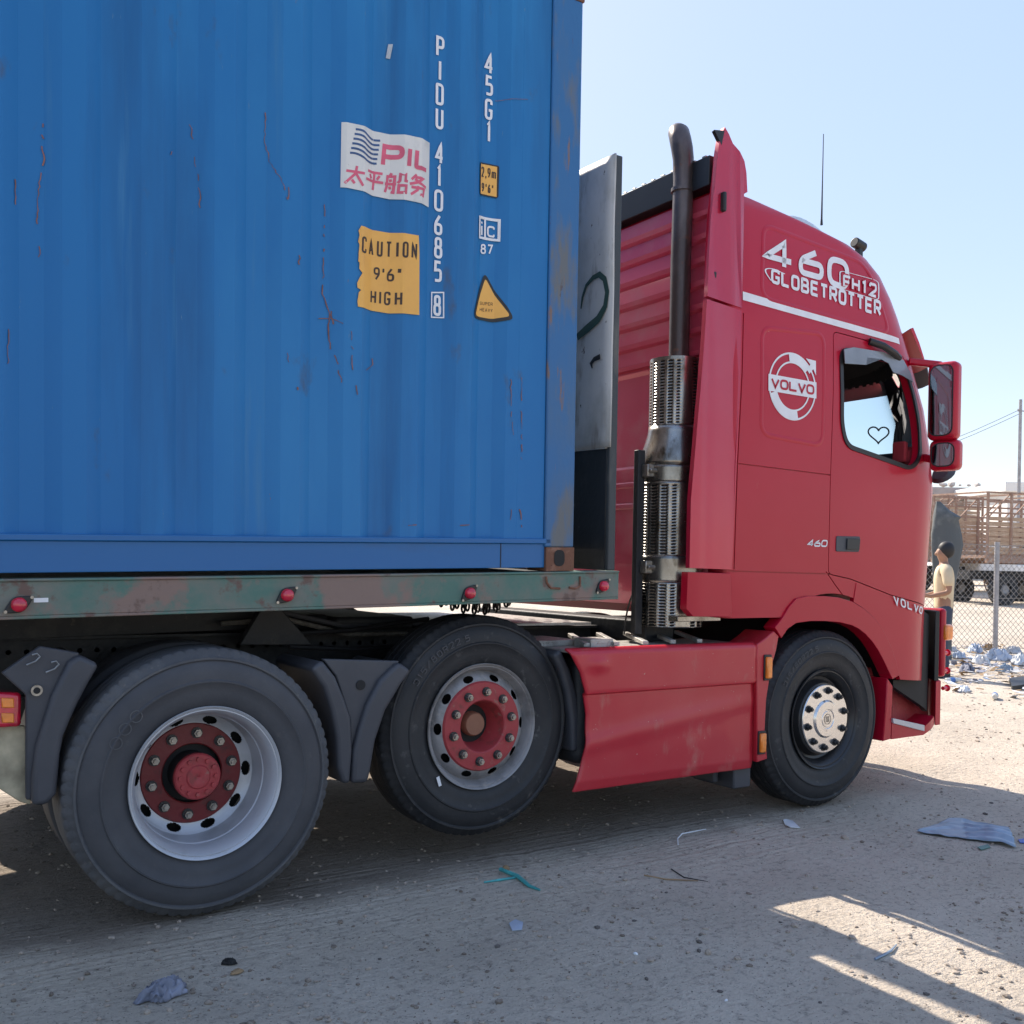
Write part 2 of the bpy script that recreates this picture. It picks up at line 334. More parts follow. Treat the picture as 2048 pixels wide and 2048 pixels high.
def polyface(pts, fn, off=0.0, nx=0, cuts=None):
    """filled 2D polygon, cut in strips so that it can follow a surface"""
    bm = bmesh.new(); vs = [bm.verts.new((p[0], 0, p[1])) for p in pts]; f0 = bm.faces.new(vs)
    if cuts: bmesh.ops.triangulate(bm, faces=[f0], ngon_method='EAR_CLIP')
    for c in (cuts or []):
        bmesh.ops.bisect_plane(bm, geom=bm.verts[:] + bm.edges[:] + bm.faces[:], plane_co=(c, 0, 0), plane_no=(1, 0, 0))
    bm.verts.index_update()
    V = [fn(v.co.x, v.co.z, off) for v in bm.verts]; Fs = [tuple(v.index for v in f.verts) for f in bm.faces]
    bm.free(); return V, Fs
def plate(pts, fn, t, cuts=None, off=0.0):
    """extruded polygon following a surface; fn(x,z,off) -> point, off outward; t = thickness inward"""
    bm = bmesh.new(); vs = [bm.verts.new((p[0], 0, p[1])) for p in pts]; f0 = bm.faces.new(vs)
    if cuts: bmesh.ops.triangulate(bm, faces=[f0], ngon_method='EAR_CLIP')
    for c in (cuts or []):
        bmesh.ops.bisect_plane(bm, geom=bm.verts[:] + bm.edges[:] + bm.faces[:], plane_co=(c, 0, 0), plane_no=(1, 0, 0))
    bm.verts.index_update(); n = len(bm.verts)
    V = [fn(v.co.x, v.co.z, off) for v in bm.verts] + [fn(v.co.x, v.co.z, off - t) for v in bm.verts]
    Fs = [tuple(v.index for v in f.verts) for f in bm.faces]; Fs += [tuple(i + n for i in reversed(f)) for f in Fs]
    for e in bm.edges:
        if len(e.link_faces) == 1: a, b = e.verts[0].index, e.verts[1].index; Fs.append((a, b, b + n, a + n))
    bm.free(); m = MB(); m.add(V, Fs); return m
def apply_mods(o):
    dg = bpy.context.evaluated_depsgraph_get(); me = bpy.data.meshes.new_from_object(o.evaluated_get(dg))
    o.modifiers.clear(); old = o.data; o.data = me; me.name = old.name; return o
def boolean(o, cutter, op):
    m = o.modifiers.new('b', 'BOOLEAN'); m.operation = op; m.object = cutter; m.solver = 'EXACT'
    bpy.context.view_layer.update(); apply_mods(o)
def kill(o):
    me = o.data; bpy.data.objects.remove(o)
    if me.users == 0: bpy.data.meshes.remove(me)
def smooth_obj(o, ang=30):
    me = o.data; me.polygons.foreach_set('use_smooth', [True] * len(me.polygons)); me.set_sharp_from_angle(angle=R_(ang))

# ================================================================== GROUND
def gmat():
    m, n, b = nodes('dry dirt')
    tc = n.nodes.new('ShaderNodeTexCoord')
    def noi(s, d=6, r=.6, st=None):
        ns = n.nodes.new('ShaderNodeTexNoise'); ns.inputs['Scale'].default_value = s; ns.inputs['Detail'].default_value = d; ns.inputs['Roughness'].default_value = r
        if st:
            mp = n.nodes.new('ShaderNodeMapping'); mp.inputs['Scale'].default_value = st; n.links.new(tc.outputs['Object'], mp.inputs[0]); n.links.new(mp.outputs[0], ns.inputs['Vector'])
        else: n.links.new(tc.outputs['Object'], ns.inputs['Vector'])
        return ns.outputs[0]
    r1 = n.nodes.new('ShaderNodeValToRGB'); e = r1.color_ramp.elements
    e[0].position = .35; e[0].color = (.54, .465, .375, 1); e[1].position = .68; e[1].color = (.68, .595, .49, 1)
    n.links.new(noi(.9, 8), r1.inputs[0])
    mr = n.nodes.new('ShaderNodeMapRange'); mr.inputs[1].default_value = .52; mr.inputs[2].default_value = .72
    n.links.new(noi(26, 8, .7), mr.inputs[0])
    mx = n.nodes.new('ShaderNodeMix'); mx.data_type = 'RGBA'; mx.inputs[7].default_value = (.26, .22, .185, 1)
    n.links.new(mr.outputs[0], mx.inputs[0]); n.links.new(r1.outputs[0], mx.inputs[6])
    # fine dark specks
    mr2 = n.nodes.new('ShaderNodeMapRange'); mr2.inputs[1].default_value = .64; mr2.inputs[2].default_value = .70
    n.links.new(noi(95, 3, .5), mr2.inputs[0])
    mx2 = n.nodes.new('ShaderNodeMix'); mx2.data_type = 'RGBA'; mx2.inputs[7].default_value = (.14, .12, .10, 1)
    n.links.new(mr2.outputs[0], mx2.inputs[0]); n.links.new(mx.outputs[2], mx2.inputs[6])
    sx = n.nodes.new('ShaderNodeSeparateXYZ'); n.links.new(tc.outputs['Object'], sx.inputs[0])
    # zone under the truck, y between -1.45 and 1.4, x < 3.6 : ground colour mixed darker, ragged outline
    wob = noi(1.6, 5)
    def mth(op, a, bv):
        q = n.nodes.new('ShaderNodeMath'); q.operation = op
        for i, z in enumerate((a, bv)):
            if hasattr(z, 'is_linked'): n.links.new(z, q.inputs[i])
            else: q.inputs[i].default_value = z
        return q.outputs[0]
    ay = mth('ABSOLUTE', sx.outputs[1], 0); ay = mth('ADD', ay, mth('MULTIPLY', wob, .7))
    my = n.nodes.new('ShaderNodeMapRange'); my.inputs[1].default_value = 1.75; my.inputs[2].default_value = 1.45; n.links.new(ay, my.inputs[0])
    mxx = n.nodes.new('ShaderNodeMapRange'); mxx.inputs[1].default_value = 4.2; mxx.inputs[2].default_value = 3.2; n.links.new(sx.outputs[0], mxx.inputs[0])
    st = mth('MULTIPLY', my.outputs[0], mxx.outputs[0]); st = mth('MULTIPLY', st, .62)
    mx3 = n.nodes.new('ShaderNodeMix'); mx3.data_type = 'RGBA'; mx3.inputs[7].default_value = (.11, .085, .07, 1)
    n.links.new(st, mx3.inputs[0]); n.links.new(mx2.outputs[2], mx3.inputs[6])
    n.links.new(mx3.outputs[2], b.inputs['Base Color']); b.inputs['Roughness'].default_value = .95; b.inputs['Specular IOR Level'].default_value = .15
    h = mth('ADD', mth('MULTIPLY', noi(34, 8, .7), 1.0), mth('MULTIPLY', noi(120, 4, .6), .35))
    h = mth('ADD', h, mth('MULTIPLY', noi(7, 3, .5, (1, 9, 1)), .3))
    tw = noi(.9, 3, .5, (.5, 34, 1)); band = n.nodes.new('ShaderNodeMapRange'); band.inputs[1].default_value = 2.05; band.inputs[2].default_value = 1.55
    n.links.new(mth('ADD', mth('ABSOLUTE', sx.outputs[1], 0), mth('MULTIPLY', wob, .3)), band.inputs[0])
    h = mth('ADD', h, mth('MULTIPLY', mth('MULTIPLY', tw, mth('MULTIPLY', band.outputs[0], mxx.outputs[0])), 1.7))
    bp = n.nodes.new('ShaderNodeBump'); bp.inputs['Strength'].default_value = 1.0; bp.inputs['Distance'].default_value = .028
    n.links.new(h, bp.inputs['Height']); n.links.new(bp.outputs[0], b.inputs['Normal'])
    return m
MT['dirt'] = gmat()
def gz_far(x, y):
    d = (Vector((x, y, 0)) - CAM).dot(fw)
    t = max(0., d - 19.) ; z = .048 * t
    z = 1.9 * (1 - math.exp(-z / 1.9)) if z > 0 else 0
    return z
def gz(x, y):
    z = gz_far(x, y)
    z += .010 * noise.noise((x * .9, y * .9, 0)) * 2 + .008 * noise.noise((x * 3, y * 3, 4))
    z += .0045 * noise.noise((x * 11, y * 11, 9)) + .003 * noise.noise((x * 26, y * 26, 2))
    # wheel ruts along X
    for yc in (-1.05, -1.85):
        z -= .014 * math.exp(-((y - yc + .05 * math.sin(x * .6)) / .22) ** 2)
    a = max(0, min(1, (x - 5) / 6)); z += .05 * a
    return z
def axis(lo, hi, step, far):
    a = []; x = lo
    while x <= hi + 1e-6: a.append(x); x += step
    s = step; x = hi
    while x < far: s *= 1.16; x += s; a.append(x)
    s = step; x = lo
    while x > -far: s *= 1.16; x -= s; a.insert(0, x)
    return a
xs = axis(-2.2, 8.0, .04, 900); ys = axis(-4.4, 2.6, .04, 900)
m = MB(); m.v = [(x, y, gz(x, y)) for y in ys for x in xs]; nx = len(xs)
m.f = [(j * nx + i, j * nx + i + 1, (j + 1) * nx + i + 1, (j + 1) * nx + i) for j in range(len(ys) - 1) for i in range(nx - 1)]; m.m = [0] * len(m.f)
g = m.build('ground', 'dirt', smooth=180, norm=False); tag(g, kind='structure')

# pebbles: nobody could count them
MT['pebble'] = layered('pebble stone', (.36, .295, .235), [((.17, .135, .105), 6, .5, .1, None), ((.42, .36, .30), 9, .62, .1, None)], rough=.9, bump=.3)
def rock(m, c, r, seed, sub=1):
    rnd = random.Random(seed); ico = [(0, 0, 1), (.894, 0, .447), (.276, .851, .447), (-.724, .526, .447), (-.724, -.526, .447), (.276, -.851, .447), (.724, .526, -.447), (-.276, .851, -.447), (-.894, 0, -.447), (-.276, -.851, -.447), (.724, -.526, -.447), (0, 0, -1)]
    F_ = [(0, 1, 2), (0, 2, 3), (0, 3, 4), (0, 4, 5), (0, 5, 1), (1, 6, 2), (2, 7, 3), (3, 8, 4), (4, 9, 5), (5, 10, 1), (2, 6, 7), (3, 7, 8), (4, 8, 9), (5, 9, 10), (1, 10, 6), (6, 11, 7), (7, 11, 8), (8, 11, 9), (9, 11, 10), (10, 11, 6)]
    a = rnd.random() * 6.28; sx, sy, sz = rnd.uniform(.7, 1.4), rnd.uniform(.6, 1.1), rnd.uniform(.4, .75)
    V = []
    for x, y, z in ico:
        k = rnd.uniform(.8, 1.2); x, y, z = x * sx * k * r, y * sy * k * r, z * sz * k * r
        V.append((c[0] + x * math.cos(a) - y * math.sin(a), c[1] + x * math.sin(a) + y * math.cos(a), c[2] + z + r * sz * .35))
    m.add(V, F_)
m = MB()
rn = random.Random(3)
for i in range(11000):
    dep = 2.4 + 12 * rn.random() ** 1.6; u = rn.uniform(-100, 2150)
    p = CAM + fw * dep + rt * ((u - CX) / FPX * dep)
    if noise.noise((p.x * .8, p.y * .8, 3)) + rn.uniform(-.5, .5) < -.18: continue
    r = .0028 + .0095 * rn.random() ** 3.2 + (.006 if rn.random() < .03 else 0)
    rock(m, (p.x, p.y, gz(p.x, p.y)), r * (1 + dep * .03), i)
o = m.build('pebbles', 'pebble', smooth=0); tag(o, 'small stones and clods scattered over the dry dirt', 'pebbles', kind='stuff')

# ================================================================== TRACTOR TRUCK
truck = empty('tractor_truck', (0, 0, 0))
tag(truck, 'red tractor truck with high roof cab, ribbed cab back and upright exhaust stack', 'truck')

XF = [(1.0, 5.06), (1.41, 5.10), (1.98, 5.15), (2.24, 5.11), (2.51, 5.03), (2.84, 4.88), (2.96, 4.82), (3.085, 4.77), (3.2, 4.71), (3.33, 4.62), (3.42, 4.50), (3.47, 4.36), (3.525, 4.0), (3.58, 3.6), (3.61, 3.25)]
HW = [(1.0, 1.245), (2.5, 1.245), (2.95, 1.228), (3.3, 1.19), (3.45, 1.165), (3.52, 1.15), (3.58, 1.115), (3.61, 1.03)]
def hw(x, z, ins=0.0):
    xf = tab(z, XF) - ins; h = tab(z, HW) - ins; Lc = .5
    s = (x - (xf - Lc)) / Lc
    if s <= 0: return h
    if s >= 1: return 0.0
    return h * (1 - s ** 2.2) ** .2
def side(x, z, off=0.0): return (x, -(hw(x, z) + off), z)
def onside(u, v):
    y = -1.245
    for _ in range(12):
        p = ony(u, v, y); h = hw(min(p.x, tab(p.z, XF) - .06), p.z); y = .5 * y - .5 * h
    return (p.x, p.z)
def fronty(y, z, ins=0.0):
    h = tab(z, HW) - ins; t = min(1, abs(y) / h); s = max(0, 1 - t ** 5) ** (1 / 2.2); return tab(z, XF) - ins - .5 + .5 * s
XB = 2.90
def ring(z, ins):
    xb = XB + ins; xf = tab(z, XF) - ins; h = tab(z, HW) - ins; pts = []
    half = []
    r = .05
    half.append((xb, 0)); half.append((xb, h * .5)); half.append((xb, h - r))
    for k in range(1, 4): a = k / 4 * math.pi / 2; half.append((xb + r - r * math.cos(a), h - r + r * math.sin(a)))
    x0 = xb + r; xs_ = xf - .5
    for k in range(0, 9): half.append((lerp(x0, max(xs_, x0 + .1), k / 8), h))
    b0 = max(xs_, x0 + .1)
    for k in range(1, 15):
        t = 1 - (1 - k / 14) ** 1.0
        th = t * math.pi / 2; s = math.sin(th); yy = h * max(0, 1 - s ** 2.2) ** .2
        half.append((b0 + (xf - b0) * s, yy))
    # front face points between corner and centre
    last = half[-2]; half = half[:-1]
    for k in range(1, 7):
        yy = last[1] * (1 - k / 6); s = max(0, 1 - (yy / h) ** 5) ** (1 / 2.2); half.append((b0 + (xf - b0) * s, yy))
    full = [(x, -y) for x, y in half] + [(x, y) for x, y in reversed(half[1:-1])]
    return full
def loft(m, zs, ins, flip=False):
    rings = [[(x, y, z) for x, y in ring(z, ins)] for z in zs]; n = len(rings[0]); vs = [p for r in rings for p in r]; fs = []
    for i in range(len(zs) - 1):
        for k in range(n):
            f = (i * n + k, i * n + (k + 1) % n, (i + 1) * n + (k + 1) % n, (i + 1) * n + k); fs.append(f[::-1] if flip else f)
    a = tuple(range(n)); b = tuple((len(zs) - 1) * n + k for k in range(n))
    fs.append(a if flip else a[::-1]); fs.append(b[::-1] if flip else b); m.add(vs, fs)
zs = [1.15, 1.3, 1.41, 1.6, 1.8, 1.98, 2.1, 2.24, 2.37, 2.51, 2.67, 2.84, 2.96, 3.085, 3.2, 3.33, 3.42, 3.47, 3.5, 3.525, 3.55, 3.58, 3.597, 3.61]
m = MB(); loft(m, zs, 0)
m.mi = 1; loft(m, [1.5, 1.8, 1.98, 2.24, 2.51, 2.84, 2.96, 3.2, 3.33, 3.42], .05, True)
body = m.build('cab_body', ['red', 'interior'], truck, smooth=0, norm=False)

def side_prism(pts2, y0=-1.5, y1=-.7):
    mm = MB(); n = len(pts2); mm.add([(x, y0, z) for x, z in pts2] + [(x, y1, z) for x, z in pts2], [tuple(range(n)), tuple(range(2 * n - 1, n - 1, -1))] + [(i, (i + 1) % n, (i + 1) % n + n, i + n) for i in range(n)])
    return mm.build('cutter', 'red', smooth=0)
WC = (3.78, .515)
# wheel arch
cyl = MB(); cyl.cyl((WC[0] + .02, -2, WC[1]), (WC[0] + .02, 2, WC[1]), .775, 96); c = cyl.build('cutter', 'soot', smooth=0); boolean(body, c, 'DIFFERENCE'); kill(c)
# door outline and window outline (x, z) from the photo
door = [onside(1667.5, 664), onside(1661.5, 960), onside(1657, 1147), onside(1701, 1157), onside(1784, 1190), onside(1853, 1217), onside(1858, 1100), onside(1860, 960), onside(1856, 900), onside(1842, 820), onside(1822, 750), onside(1806, 714), onside(1765, 694), onside(1730, 681)]
door = [tuple(p) for p in round_path(door, .03, True, 3)]
win = [onside(1681, 698), onside(1683, 850), onside(1693, 892), onside(1750, 912), onside(1822, 938), onside(1840, 915), onside(1838, 850), onside(1824, 780), onside(1808, 730), onside(1740, 710)]
winr = [tuple(p) for p in round_path(win, .07, True, 5)]
c = side_prism(winr); boolean(body, c, 'DIFFERENCE'); kill(c)
c = side_prism([(x, z) for x, z in winr], .8, 1.5); boolean(body, c, 'DIFFERENCE'); kill(c)
# windscreen opening
wp = [(-1.06, 2.16), (1.06, 2.16), (1.0, 2.80), (-1.0, 2.80)]
wr = [tuple(p) for p in round_path(wp, .08, True, 4)]; n = len(wr)
mm = MB(); mm.add([(4.66, y, z) for y, z in wr] + [(5.6, y, z) for y, z in wr], [tuple(range(n)), tuple(range(2 * n - 1, n - 1, -1))] + [(i, (i + 1) % n, (i + 1) % n + n, i + n) for i in range(n)])
bm_ = mm.build('cutter', 'black', smooth=0); boolean(body, bm_, 'DIFFERENCE'); kill(bm_)
# door split off the body
dc = side_prism(door, -1.5, -.9)
dm = body.data.copy(); doorob = bpy.data.objects.new('door', dm); col.objects.link(doorob); doorob.parent = truck
boolean(doorob, dc, 'INTERSECT'); kill(dc)
# slightly larger outline for the gap
cx_ = sum(p[0] for p in door) / len(door); cz_ = sum(p[1] for p in door) / len(door)
def grow(P, d):
    out = []; n = len(P); A = sum(P[i][0] * P[(i + 1) % n][1] - P[(i + 1) % n][0] * P[i][1] for i in range(n)); sg = 1 if A > 0 else -1
    for i in range(n):
        a = Vector(P[i - 1]); p = Vector(P[i]); b = Vector(P[(i + 1) % n]); t = (b - a)
        if t.length < 1e-9: out.append(P[i]); continue
        t = t.normalized(); out.append((p.x + t.y * d * sg, p.y - t.x * d * sg))
    return out
dc = side_prism(grow(door, .006), -1.5, -1.0)
boolean(body, dc, 'DIFFERENCE'); kill(dc)
# panel grooves
def groove(path, wd=.007, dep=.012, rad=.0, closed=False):
    pts = round_path(path, rad, closed) if rad else [Vector(p) for p in path]
    vs, fs = ribbon(pts, wd, closed, .08)
    m = MB(); n = len(vs)
    V = [side(v.x, v.y, -dep) for v in vs] + [side(v.x, v.y, .03) for v in vs]
    F_ = [f[::-1] for f in fs] + [tuple(i + n for i in f) for f in fs]
    k = n // 2
    for i in range(k if closed else k - 1):
        j = (i + 1) % k
        F_.append((2 * i, 2 * j, 2 * j + n, 2 * i + n)); F_.append((2 * j + 1, 2 * i + 1, 2 * i + 1 + n, 2 * j + 1 + n))
    if not closed: F_.append((1, 0, n, n + 1)); F_.append((n - 2, n - 1, 2 * n - 1, 2 * n - 2))
    m.add(V, F_); return m.build('cutter', 'black', smooth=0)
for path in ([onside(1470, 926.5), onside(1668, 951)], [onside(1440, 1141.5), onside(1560, 1145), onside(1662, 1148)], [onside(1652, 1143), onside(1672, 1172), onside(1690, 1196)]):
    c = groove(path); boolean(body, c, 'DIFFERENCE'); kill(c)
for path in ([onside(1487, 626), onside(1475, 926), onside(1468, 1139)],):
    c = groove(path, .008); boolean(body, c, 'DIFFERENCE'); kill(c)
for ob in (body, doorob): smooth_obj(ob, 28)
CUTX = [2.9 + .1 * i for i in range(12)] + [4.1 + .05 * i for i in range(24)]
def rrect(x0, x1, z0, z1, r): return [tuple(p) for p in round_path([(x0, z0), (x1, z0), (x1, z1), (x0, z1)], r, True, 5)]
# embossed outlines round the side panels
def emboss(corners, rad, name='panel_moulding'):
    path = round_path(corners, rad, True, 6); vs, fs = ribbon(path, .03, True, .06); m = MB()
    k = len(vs) // 2; V = []
    for i in range(k):
        a, b = vs[2 * i], vs[2 * i + 1]
        for t, h in ((0, .0005), (.3, .0035), (.7, .0035), (1, .0005)):
            p = a.lerp(b, t); V.append(side(p.x, p.y, h))
    F_ = []
    for i in range(k):
        j = (i + 1) % k
        for q in range(3): F_.append((4 * i + q, 4 * i + q + 1, 4 * j + q + 1, 4 * j + q))
    m.add(V, F_); return m.build(name, 'red', truck, smooth=60)
emboss([onside(1524, 655), onside(1522, 868), onside(1645, 892), onside(1648, 668)], .08)
emboss([onside(1526, 448), onside(1523, 595), onside(1780, 668), onside(1745, 556), onside(1722, 524)], .09)

# rear side fairing and lower panels
def fside(x, z, off=0.0):      # same plane as the cab side but its rear edge curves inwards a little
    h = tab(z, HW) if z < 3.5 else 1.155
    h = max(h, 1.19) if z > 3.2 else h
    t = max(0, min(1, (2.72 - x) / .14)); return (x, -(h + .004 - .03 * t * t + off), z)
def ofs(u, v): p = ony(u, v, -1.24); return (p.x, p.z)
def ofu(u, v): p = ony(u, v, -1.2); return (p.x, p.z)
fc = [2.60 + .025 * i for i in range(16)]
def ofu(u, v):
    y = -1.2
    for _ in range(8): p = ony(u, v, y); y = fside(p.x, p.z)[1]
    return (p.x, p.z)
ofs2 = ofs
def ofs(u, v): return ofu(u, v)
lower = [ofs(1379, 1136), ofs(1382, 999), ofs(1398, 813), ofs(1414, 598), ofs(1483, 621), ofs(1471, 926), ofs(1464, 1139)]
plate(lower, fside, .03, fc).build('side_fairing', 'redgloss', truck, smooth=30, bevel=.006)
upper = [ofu(1415, 592), ofu(1423, 448), ofu(1436, 303), ofu(1441, 272), ofu(1450, 254), ofu(1458, 268), ofu(1466, 287), ofu(1480, 303), ofu(1489, 322), ofu(1493, 345), ofu(1495, 384), ofu(1488, 388), ofu(1487, 500), ofu(1484, 616)]
uf = plate(upper, fside, .03, fc).build('upper_fairing', 'redgloss', truck, smooth=30, bevel=.006)
m = MB(); p = ofu(1441, 275); m.add([(p[0] + .01, -1.195, p[1] - .04), (p[0] + .03, -1.195, p[1] + .045), (p[0] - .05, -1.195, p[1] + .03), (p[0] + .03, -1.17, p[1] + .043), (p[0] - .045, -1.17, p[1] + .028), (p[0] + .01, -1.17, p[1] - .035)], [(0, 1, 2), (3, 5, 4), (0, 2, 4, 5), (1, 3, 4, 2), (0, 5, 3, 1)])
m.build('fairing_tip', 'black', truck)
for (u, v) in ((1444, 405), (1432, 562)):
    q = ofu(u, v); m = MB(); m.box(q[0] - .012, q[0] + .012, -1.222, -1.19, q[1] - .055, q[1] + .055); m.build('fairing_bracket', 'chassis', truck, bevel=.008)
lowp = [ofs(1376, 1144), ofs(1461, 1147), ofs(1464, 1234), ofs(1386, 1233), ofs(1373, 1218)]
plate(lowp, fside, .05, fc).build('lower_fairing', 'red', truck, bevel=.008)
m = MB(); m.box(2.62, 2.95, -1.16, -1.0, 1.13, 1.16); m.build('fairing_stay', 'shield', truck, bevel=.003)

# wheel-arch trim (a band round the arch)
def os_(u, v): return onside(u, v)
arch = [os_(1547, 1255), os_(1562, 1236), os_(1575, 1214), os_(1590, 1197), os_(1612, 1192), os_(1647, 1192), os_(1675, 1195), os_(1701, 1203), os_(1723, 1216), os_(1742, 1232), os_(1757, 1250), os_(1771, 1274), os_(1781, 1297), os_(1789, 1320), os_(1796, 1350),
        os_(1782, 1358), os_(1777, 1348), os_(1770, 1333), os_(1762, 1316), os_(1752, 1298), os_(1741, 1282), os_(1728, 1268), os_(1714, 1257), os_(1700, 1250), os_(1675, 1244), os_(1647, 1242), os_(1617, 1242), os_(1589, 1246), os_(1572, 1258), os_(1560, 1276)]
plate(arch, side, .09, CUTX, off=.012).build('wheel_arch', 'red', truck, bevel=.008)
fend = [os_(1797, 1349), os_(1790, 1320), os_(1782, 1296), os_(1772, 1273), os_(1758, 1249), os_(1743, 1231), os_(1724, 1215), os_(1706, 1204), os_(1712, 1166), os_(1784, 1196), os_(1850, 1222), os_(1848, 1290), os_(1846, 1360), os_(1799, 1359)]
plate(fend, side, .03, CUTX, off=.004).build('front_fender', 'red', truck, bevel=.004)
# red corner piece between skirt and front wheel
cp = [ofs(1514, 1289), ofs(1530, 1278), ofs(1548, 1262), ofs(1558, 1272), ofs(1553, 1300), ofs(1542, 1340), ofs(1533, 1400), ofs(1530, 1460), ofs(1535, 1518), ofs(1514, 1525)]
plate(cp, fside, .22).build('mudguard_panel', 'reddust', truck, bevel=.006)
for (u, v, hh) in ((1534, 1335, .062), (1522, 1485, .055)):
    q = ofs(u, v); e_ = MB(); e_.box(q[0] - .022, q[0] + .022, -1.275, -1.245, q[1] - hh, q[1] + hh); L = e_.build('side_marker', 'amber', truck, bevel=.008)
    e_ = MB(); e_.box(q[0] - .03, q[0] + .03, -1.258, -1.247, q[1] - hh - .012, q[1] + hh + .012); e_.build('marker_base', 'black', L, bevel=.003)
# black wheel housing inside the arch
m = MB(); arc = []
for k in range(25):
    a = R_(-5 + 190 * k / 24); arc.append((WC[0] + .02 + .70 * math.cos(a), WC[1] + .70 * math.sin(a)))
for i in range(24):
    (a0, b0), (a1, b1) = arc[i], arc[i + 1]
    m.add([(a0, -1.19, b0), (a1, -1.19, b1), (a1, -.55, b1), (a0, -.55, b0)], [(0, 1, 2, 3)])
m.add([(x, -.55, z) for x, z in arc] + [(arc[0][0], -.55, .35), (arc[-1][0], -.55, .35)], [tuple(range(25)) + (26, 25)])
m.build('wheel_housing', 'soot', truck, norm=False)

# side skirt with sheet-metal creases
def skz(u, v): p = ony(u, v, -1.235); return (p.x, p.z)
x0s = [skz(1135, 1300), skz(1158, 1345), skz(1170, 1390), skz(1176, 1430), skz(1174, 1480), skz(1166, 1530), skz(1152, 1583)]
x1 = skz(1512, 1288)[0]
zt = 1.0; m = MB(); NX, NZ = 46, 110; V = []
rowsz = [lerp(1.003, .292, j / NZ) for j in range(NZ + 1)]
prof0 = sorted([(z, x) for x, z in x0s])
for z in rowsz:
    xl = tab(z, prof0)
    for i in range(NX + 1):
        t = i / NX; x = lerp(xl, x1, t)
        # crease: upper lip bulges, then a step inwards below z=.77, and a soft diagonal fold
        y = -1.235
        if z < .782: y += .022
        elif z < .788: y += .022 * (1 - (z - .782) / .006)
        fold = z - (.52 + .16 * t)
        y -= .012 * math.exp(-(fold / .05) ** 2) * (1 - .4 * t)
        if z < .34: y += .25 * (.34 - z)
        y += .006 * noise.noise((x * 1.6, z * 2.2, 1)) + .004 * noise.noise((x * 5, z * 5, 5))
        y -= .014 * math.exp(-(((x - 2.0) / .06) ** 2 + ((z - .93) / .035) ** 2))
        if z > .985: y += .03 * (z - .985) / .018
        V.append((x, y, z))
for z_i in range(NZ):
    for i in range(NX):
        a = z_i * (NX + 1) + i; m.add([], []); m.f.append((a, a + 1, a + NX + 2, a + NX + 1)); m.m.append(0)
m.v = V; V_SK = V
sk = m.build('side_skirt', 'reddust', truck, smooth=60, norm=False)
sm = sk.modifiers.new('s', 'SOLIDIFY'); sm.thickness = .012; sm.offset = 1 if False else -1
m = MB(); m.box(1.86, 3.14, -1.20, -.75, .985, 1.0); m.build('catwalk_plate', 'dusty_alu', truck, bevel=.003)
def SKY(x, z): return min((abs(v[0] - x) + abs(v[2] - z), v[1]) for v in V_SK)[1]
for (u, v) in ((1186, 1547), (1504, 1466), (1498, 1335), (1189, 1338)):
    q = ony(u, v, -1.24); m = MB(); yb = SKY(q.x, q.z); m.cyl((q.x, yb - .005, q.z), (q.x, yb + .02, q.z), .009, 10); m.build('skirt_bolt', 'nut' if v > 1400 else 'hubred', truck)
# fuel tank and boxes behind the skirt, mud flap in front of it
m = MB(); m.box(1.95, 3.10, -1.15, -.52, .40, .95); m.build('fuel_tank', 'chassis', truck, bevel=.06, bseg=4)
m = MB(); m.box(1.95, 3.10, .55, 1.2, .40, .95); m.build('fuel_tank', 'chassis', truck, bevel=.06, bseg=4)
m = MB(); m.box(2.98, 3.02, -1.10, -.80, .20, .42); m.box(3.06, 3.2, -1.18, -.85, .17, .30); m.build('mud_flap', 'plastic', truck, bevel=.01)

# bumper corner, step, lamp cluster
def bsd(x, z, off=0.0):
    xf = 5.20; s = max(0, min(.999, (x - (xf - .42)) / .42)); return (x, -(1.235 * (1 - s ** 2.4) ** .25 + off), z)
BC = [4.3 + .05 * i for i in range(17)]
def ob_(u, v):
    y = -1.235
    for _ in range(12): p = ony(u, v, y); y = .5 * y + .5 * bsd(min(p.x, 5.06), 0)[1]
    return (p.x, p.z)
fr = [ob_(1775, 1356), ob_(1786, 1372), ob_(1784, 1434), ob_(1782, 1478), ob_(1766, 1483), ob_(1772, 1420)]
plate(fr, bsd, .30, None).build('bumper_corner', 'red', truck, bevel=.006)
fr = [ob_(1784, 1439), ob_(1846, 1455), ob_(1868, 1432), ob_(1870, 1446), ob_(1846, 1470), ob_(1783, 1478.5)]
plate(fr, bsd, .30, BC).build('step_panel', 'red', truck)
bs = ony(1845, 1400, -1.15)
m = MB(); m.box(4.36, 5.08, -1.07, -.70, .40, .80); m.build('step_recess', 'hubred', truck, bevel=.01)
st = [ob_(1783, 1436), ob_(1846, 1450), ob_(1846, 1462), ob_(1784, 1446)]
plate(st, bsd, .16, BC, off=.012).build('step_tread', 'silver', truck, bevel=.004)
# black slot between fender and bumper strip
sl = [ob_(1851, 1218), ob_(1872, 1232), ob_(1868, 1425), ob_(1800, 1375), ob_(1800, 1362), ob_(1846, 1362)]
plate(sl, lambda x, z, off=0: (x, bsd(x, z)[1] + .05 - off, z), .04, BC).build('headlamp_recess', 'soot', truck)
